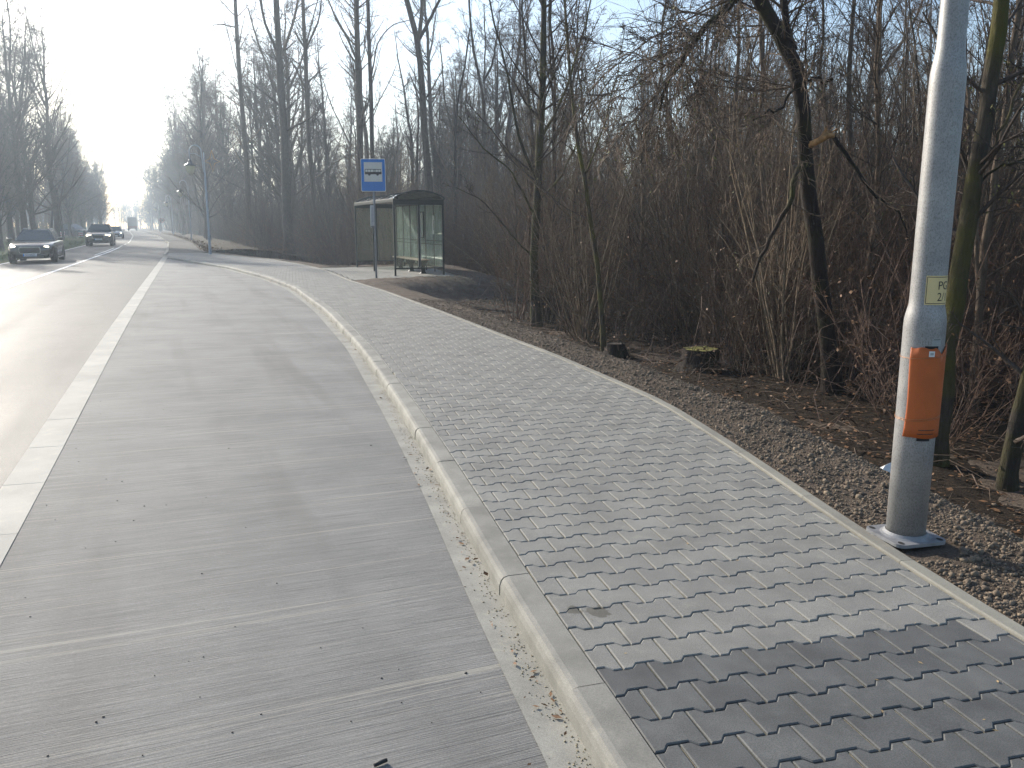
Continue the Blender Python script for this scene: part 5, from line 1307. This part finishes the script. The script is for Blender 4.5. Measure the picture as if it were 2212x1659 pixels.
def make_car(name, label, loc, rz, paint, L=4.7, W=1.84, H=1.45, hood=.98, belt=.96, clear=.19, wheel=.33, wb=2.8, screen=(-.62, .12), roof=(.12, 1.75), tail=2.25, rails=True, lit=True, headlamp='round', plate=None, roofw=.60, drl=None, cat='car', tail_red=True):
    """front at -y"""
    o = thing(name, label, cat, loc, rz); hw = W / 2; f = -L / 2; b = L / 2
    st = [(f, clear + .10, hood - .30, hw * .70, .04), (f + .06, clear + .02, hood - .24, hw * .84, .06), (f + .30, clear, hood - .12, hw * .94, .08), (f + .75, clear - .01, hood - .06, hw * .985, .09), (f + 1.25, clear, hood, hw, .09),
          (0.1, clear, belt + .02, hw, .06), (b - 1.0, clear, belt + .04, hw, .06), (b - .35, clear + .03, belt + .04, hw * .96, .08), (b - .06, clear + .12, belt, hw * .88, .10), (b, clear + .2, belt - .1, hw * .75, .08)]
    body = loft(st, 'body', M[paint], o)
    # cabin: pillars and roof as one shell, glass panels stand just proud of it
    s0, s1 = screen; r1 = roof[1]; rw = W * roofw / 2; bw = hw * .90; zr = H - .03
    base = [(-bw, s0), (bw, s0), (bw, tail), (-bw, tail)]; top = [(-rw, s1), (rw, s1), (rw, r1), (-rw, r1)]
    zb_ = belt - .02
    V = [(x, y, zb_) for x, y in base] + [(x, y, zr) for x, y in top]
    cr = [(x * .97, y + (.05 if k_ < 2 else -.05), H) for k_, (x, y) in enumerate(top)]; V += cr
    me = mesh_from('roof', V, [(0, 1, 5, 4), (1, 2, 6, 5), (2, 3, 7, 6), (3, 0, 4, 7), (4, 5, 9, 8), (5, 6, 10, 9), (6, 7, 11, 10), (7, 4, 8, 11), (8, 9, 10, 11)], M[paint], False)
    cab = obj('roof', me, o)
    def P(k_): return Vector(V[k_])
    def panel(nm, q, m, fx=.9, t=.012):
        mb = MB(); mb.slab(inset(q, fx), t); c = sum((Vector(p) for p in q), Vector()) / 4
        return mb.done(nm, m, o)
    panel('windscreen', (P(0), P(1), P(5), P(4)), M['glass_car'], .90)
    panel('rear_window', (P(2), P(3), P(7), P(6)), M['glass_car'], .84)
    for a, bq, c_, d in ((1, 2, 6, 5), (3, 0, 4, 7)):
        for (u0, u1) in ((.04, .47), (.51, .92)):
            lo0 = P(a).lerp(P(bq), u0); lo1 = P(a).lerp(P(bq), u1); hi0 = P(d).lerp(P(c_), u0); hi1 = P(d).lerp(P(c_), u1)
            lo0, hi0 = lo0.lerp(hi0, .10), lo0.lerp(hi0, .88); lo1, hi1 = lo1.lerp(hi1, .10), lo1.lerp(hi1, .88)
            mb = MB(); mb.slab((lo0, lo1, hi1, hi0), .010); mb.done('side_window', M['glass_car'], o)
    for sx in (-1, 1):
        for yy_ in (-wb / 2 - .02, wb / 2 - .02):
            Mw = Matrix.Translation((sx * (hw - .12), yy_, wheel)) @ Matrix.Rotation(R(90), 4, 'Y')
            mb = MB(); mb.lathe([(wheel * .62, -.11), (wheel * .92, -.115), (wheel, -.08), (wheel, .08), (wheel * .92, .115), (wheel * .62, .11)], 24, Mw); wq = mb.done('wheel', M['tyre'], o, True)
            mb = MB(); mb.lathe([(wheel * .60, -.117), (wheel * .2, -.10), (wheel * .2, .10), (wheel * .60, .117)], 16, Mw); mb.done('rim', M['rim'], wq)
            mb = MB(); mb.lathe([(wheel * 1.13, sx * .01), (wheel * 1.13, sx * .125)], 24, Mw); mb.done('wheel_arch', M['trim'], o)
        # mirrors
        mb = MB(); mb.box((sx * (hw + .10), s0 + .12, belt + .06), (.20, .10, .13), None, .03); mq = mb.done('wing_mirror', M['trim'] if sx > 0 else M[paint], o)
        hz_ = hood - .29; hx = hw * .68
        if headlamp == 'round':
            mb = MB(); mb.lathe([(.0, -.03), (.07, -.02), (.085, .02), (.08, .2)], 16, Matrix.Translation((sx * hx, f + .11, hz_)) @ Matrix.Rotation(R(-90), 4, 'X') @ Matrix.Diagonal((1.35, .95, 1, 1)), cap=False)
        else:
            mb = MB(); mb.prism([(-.20, -.02), (.16, -.05), (.20, .03), (.02, .06), (-.20, .03)] if sx > 0 else [(.20, -.02), (-.16, -.05), (-.20, .03), (-.02, .06), (.20, .03)], -.02, .2, Matrix.Translation((sx * hx, f + .26, hz_)) @ Matrix.Rotation(R(90), 4, 'X'))
        mb.done('headlight', M['lamp_lit'] if lit else M['glass_car'], o, True)
        mb = MB(); mb.box((sx * hw * .66, f + .10, clear + .16), (.24, .12, .10), None, .02); mb.done('fog_recess', M['trim'], o)
        if tail_red:
            mb = MB(); mb.box((sx * hw * .80, b - .10, belt - .16), (.16, .14, .2), None, .02); mb.done('tail_light', M['redlamp'], o)
        if rails:
            mb = MB(); mb.tube([(sx * rw * .96, s1 + .25, H - .005), (sx * rw * .96, s1 + .35, H + .045), (sx * rw * .96, r1 - .3, H + .045), (sx * rw * .96, r1 - .15, H - .005)], .018, 6); mb.done('roof_rail', M['chrome'], o, True)
        mb = MB(); mb.box((sx * (hw - .01), .05, clear + .03), (.03, wb - .9, .07), None, .01); mb.done('sill', M['chrome'] if rails else M['trim'], o)
    mb = MB(); mb.prism(rrect(.78, .24, .05), -.03, .06, Matrix.Translation((0, f + .02, hood - .40)) @ Matrix.Rotation(R(90), 4, 'X')); gq = mb.done('grille', M['trim'], o)
    for k_ in range(4):
        mb = MB(); mb.box((0, f - .042, hood - .48 + k_ * .05), (.70, .01, .012)); mb.done('grille_bar', M['trim'], gq)
    mb = MB(); mb.prism(rrect(.82, .28, .06), -.025, .02, Matrix.Translation((0, f + .02, hood - .40)) @ Matrix.Rotation(R(90), 4, 'X')); mb.done('grille_surround', M['chrome'], o)
    mb = MB(); mb.box((0, f + .06, clear + .12), (W * .62, .14, .14), None, .02); mb.done('air_intake', M['trim'], o)
    mb = MB(); mb.box((0, f - .045, hood - .60), (.52, .015, .115), None, .004); pq = mb.done('number_plate', M['plate'], o)
    mb = MB(); mb.box((-.238, f - .0535, hood - .60), (.04, .002, .105)); mb.done('plate_band', M['blue'], pq)
    if plate:
        me = text_mesh(plate, .105, 0, .86); me.materials.append(M['ink']); obj('lettering', me, pq, (.02, f - .0545, hood - .637), (R(90), 0, 0))
    mb = MB(); mb.box((0, s0 - .03, belt - .005), (bw * 1.7, .10, .02)); mb.done('wiper_cowl', M['trim'], o)
    return o
def road_heading(y): return math.atan2(float(road_r(y + 1) - road_r(y - 1)), 2.0)
def on_road(y, off, z=ZR + .035): return (float(road_r(y)) - off, y, z)
def at_u(u, y): return ((u - CX) / F_PX * (y * math.cos(_p) + CAM_H * math.sin(_p)))
hd = -road_heading(38)
ca = make_car('estate_car', 'black estate car with lit round headlights driving towards the bus bay', (at_u(84, 38.6), 38.6, ZR + .02), hd + R(1), 'black_paint', plate='SCI 5R205', L=4.75, W=1.83, H=1.44, hood=.97)
make_car('off_road_car', 'black SUV with slanted lit headlights following the black estate car', (at_u(219, 67.8), 67.8, ZR + .02), -road_heading(68), 'black_paint', L=4.7, W=1.92, H=1.70, hood=1.13, belt=1.10, clear=.24, wheel=.37, headlamp='slit', plate='SB 4K20', screen=(-.75, -.05), roof=(-.05, 1.8), tail=2.25, roofw=.66)
make_car('hatchback', 'silver blue hatchback half hidden behind the oncoming SUV', (at_u(251, 102), 102, ZR + .02), -road_heading(102), 'silver_paint', L=4.1, W=1.72, H=1.46, hood=.95, belt=.95, wheel=.30, rails=False, screen=(-.8, -.05), roof=(-.05, 1.5), tail=1.95, wb=2.5)
pc = make_car('people_carrier', 'dark blue people carrier with roof rails waiting in the side road', (at_u(160, 115), 115, -.03), R(72), 'navy_paint', L=4.7, W=1.84, H=1.72, hood=1.08, belt=1.05, clear=.22, lit=False, screen=(-1.2, -.2), roof=(-.2, 1.9), tail=2.25, roofw=.72)
# lorry
ly = 238; lx, _, _ = on_road(ly, 1.75)
lo = thing('lorry', 'distant box lorry driving away along the hazy road', 'lorry', (lx, ly, ZR + .02), -road_heading(ly) )
lo.rotation_euler = (0, 0, math.atan2(-(float(road_r(ly + 5) - road_r(ly - 5))), 10.0))
def LB(nm, c, d, m, bev=.02, parent=lo): mb = MB(); mb.box(c, d, None, bev); return mb.done(nm, m, parent)
bxq = LB('box_body', (0, 4.0, 2.55), (2.5, 8.0, 2.7), M['truck_grey'])
for s_ in (-1, 1):
    dq = LB('rear_door', (s_ * .60, -.02, 2.45), (1.16, .03, 2.3), M['truck_grey'], .01)
    LB('door_bar', (s_ * .25, -.045, 2.45), (.04, .03, 2.25), M['galv'], .005, dq)
    LB('corner_post', (s_ * 1.22, -.02, 2.55), (.08, .05, 2.68), M['white'], .01)
    LB('tail_light', (s_ * .95, -.05, .92), (.4, .06, .16), M['redlamp'], .01)
    LB('wing_mirror', (s_ * 1.42, 8.4, 2.5), (.2, .15, .55), M['trim'])
    for yy_ in (1.2, 2.4, 8.2):
        mb = MB(); mb.lathe([(.3, -.14), (.48, -.15), (.5, -.1), (.5, .1), (.48, .15), (.3, .14)], 20, Matrix.Translation((s_ * 1.05, yy_, .5)) @ Matrix.Rotation(R(90), 4, 'Y')); mb.done('wheel', M['tyre'], lo, True)
LB('header', (0, -.02, 3.78), (2.4, .05, .2), M['white'], .01); LB('tail_lift', (0, -.06, 1.02), (2.4, .1, .42), M['truck_red']); LB('bumper', (0, .02, .62), (2.35, .14, .16), M['truck_red'])
LB('chassis', (0, 4.4, .95), (1.0, 8.6, .25), M['trim']); LB('cab', (0, 9.2, 1.75), (2.4, 1.9, 2.5), M['truck_grey'], .1); LB('mud_flap', (-.9, .7, .55), (.5, .03, .5), M['trim']); LB('mud_flap', (.9, .7, .55), (.5, .03, .5), M['trim'])

# side road patch, barrier boards and A-shaped pole on the left
ysd = np.arange(108, 119.6, .5)
ribbon('side_road', ysd, road_r(ysd) - ROADW - 22, road_r(ysd) - ROADW + .05, 6, lambda x, y, t: ZR + .075 + 0 * x, M['path'])
for u, lb in ((136, 'red and white striped barrier board beside the dark A-shaped wooden pole'), (175, 'red and white striped barrier board beside the bonnet of the waiting people carrier')):
    y_ = 111.5; o = thing('barrier_board', lb, 'barrier', (at_u(u, y_), y_, .02), R(15), 'barrier boards at the side road')
    for k_ in range(5):
        mb = MB(); mb.box((0, 0, .10 + k_ * .135), (.52, .05, .13)); mb.done('stripe', M['white'] if k_ % 2 == 0 else M['red'], o)
    mb = MB(); mb.box((0, .0, .02), (.4, .3, .05), None, .01); mb.done('foot', M['trim'], o)
y_ = 87; hp = thing('wooden_pole', 'dark A-shaped wooden pole with a short crossbar beside the road', 'pole', (at_u(138, y_), y_, -.1), 0)
mb = MB(); mb.tube([(0, 0, 0), (-.1, 0, 2.6), (-.28, 0, 5.4)], [.14, .12, .10], 8); mb.done('post', M['polewood'], hp)
mb = MB(); mb.tube([(-1.5, .2, 0), (-1.0, .1, 2.6), (-.45, 0, 5.3)], [.13, .11, .09], 8); mb.done('strut', M['polewood'], hp)
mb = MB(); mb.box((-.55, 0, 3.5), (1.1, .1, .12)); mb.done('crossbar', M['polewood'], hp)

# ------------------------------------------------------------------ small things lying about
def chips(name, P, smin, smax, m, asp=(1, 1, .5)):
    return scatter_stones(name, P, rng.uniform(smin, smax, len(P)), m, .6)
N = 150; P = []
while len(P) < N:
    y = 2.2 + 16 * rng.random() ** 2; l = float(road_r(y)) + .3; r_ = float(kerb_in(y)) - .35; f_ = rng.random() ** 1.3; x = l + (r_ - l) * f_
    P.append((x, y, float(zb(np.array(x), np.array(y), 0)) + .002))
tag(chips('grit', np.array(P), .0025, .0055, M['chip']), kind='stuff')
N = 1700; yy = 2.2 + 28 * rng.random(N) ** 1.6; dd = np.abs(rng.normal(0, .045, N)) + .003
xx = kerb_in(yy) - .155 - dd; zz = np.array([float(zb(np.array(a), np.array(b), 0)) for a, b in zip(xx, yy)]) + .005
tag(scatter_stones('kerb_grit', np.stack([xx, yy, zz], -1), rng.uniform(.0015, .005, N), M['sand'], .6), kind='stuff')
N = 190; yy = 2.2 + 28 * rng.random(N) ** 1.4; xx = kerb_in(yy) - .155 - np.abs(rng.normal(.03, .07, N)); zz = np.array([float(zb(np.array(a), np.array(b), 0)) for a, b in zip(xx, yy)]) + .008
v, f = flakes(np.stack([xx, yy, zz], -1), rng.uniform(.012, .045, N), 0, rng, .5); zr_ = np.repeat(zz, 4); v[:, 2] = zr_ + np.abs(v[:, 2] - zr_) * .4 + .002
tag(obj('kerb_leaves', mesh_from('kerb_leaves', v, f, M['dead_leaf'])), kind='stuff')
N = 60; yy = 2.3 + 9 * rng.random(N) ** 1.5; t_ = rng.random(N); xx = kerb_in(yy) + .05 + (edge_out(yy) - kerb_in(yy) - .15) * t_
v, f = flakes(np.stack([xx, yy, np.full(N, .004)], -1), np.full(N, .018), 0, rng, .45); v[:, 2] = .003 + np.abs(v[:, 2] - .004) * .4
tag(obj('seed_husks', mesh_from('seed_husks', v, f, M['seed'])), kind='stuff')
p = un(822, 1647, -.075)
mb = MB(); mb.tube([(-.018, -.014, .009), (.0, .0, .010), (.018, .014, .009)], [.0065, .007, .0065], 10); o_ = mb.done('burnt_stick', M['chip'], None, True, (p.x, p.y, float(zb(np.array(p.x), np.array(p.y), 0)))); tag(o_, 'short black stick lying on the concrete at the bottom of the picture', 'stick')
p = un(1010, 1010, -.09)
for k_, (a, lb) in enumerate(((.3, 'curled brown leaf with twigs at the kerb foot'), )):
    mb = MB()
    for q in range(5): mb.slab([Vector((rng.normal(0, .05), rng.normal(0, .05), .01 + .01 * q)) + Vector(c_) for c_ in ((0, 0, 0), (.06, .01, .01), (.07, .05, .0), (.01, .04, .015))], .001)
    o_ = mb.done('leaf_clump', M['dead_leaf'], None, False, (p.x, p.y, ZK)); tag(o_, lb, 'leaves')

# ------------------------------------------------------------------ morning haze: one closed box of thin air round the whole place
mb = MB(); mb.box((-10, 215, 16.0), (1020, 570, 36.0)); hz_o = mb.done('haze', None); hz_o['kind'] = 'stuff'
mh = bpy.data.materials.new('haze_air'); mh.use_nodes = True; nt = mh.node_tree; nt.nodes.clear()
pv = nt.nodes.new('ShaderNodeVolumePrincipled'); pv.inputs['Density'].default_value = HAZE; pv.inputs['Color'].default_value = (0.74, 0.87, 1.0, 1); pv.inputs['Anisotropy'].default_value = 0.62
oo = nt.nodes.new('ShaderNodeOutputMaterial'); nt.links.new(pv.outputs[0], oo.inputs['Volume']); hz_o.data.materials.append(mh)
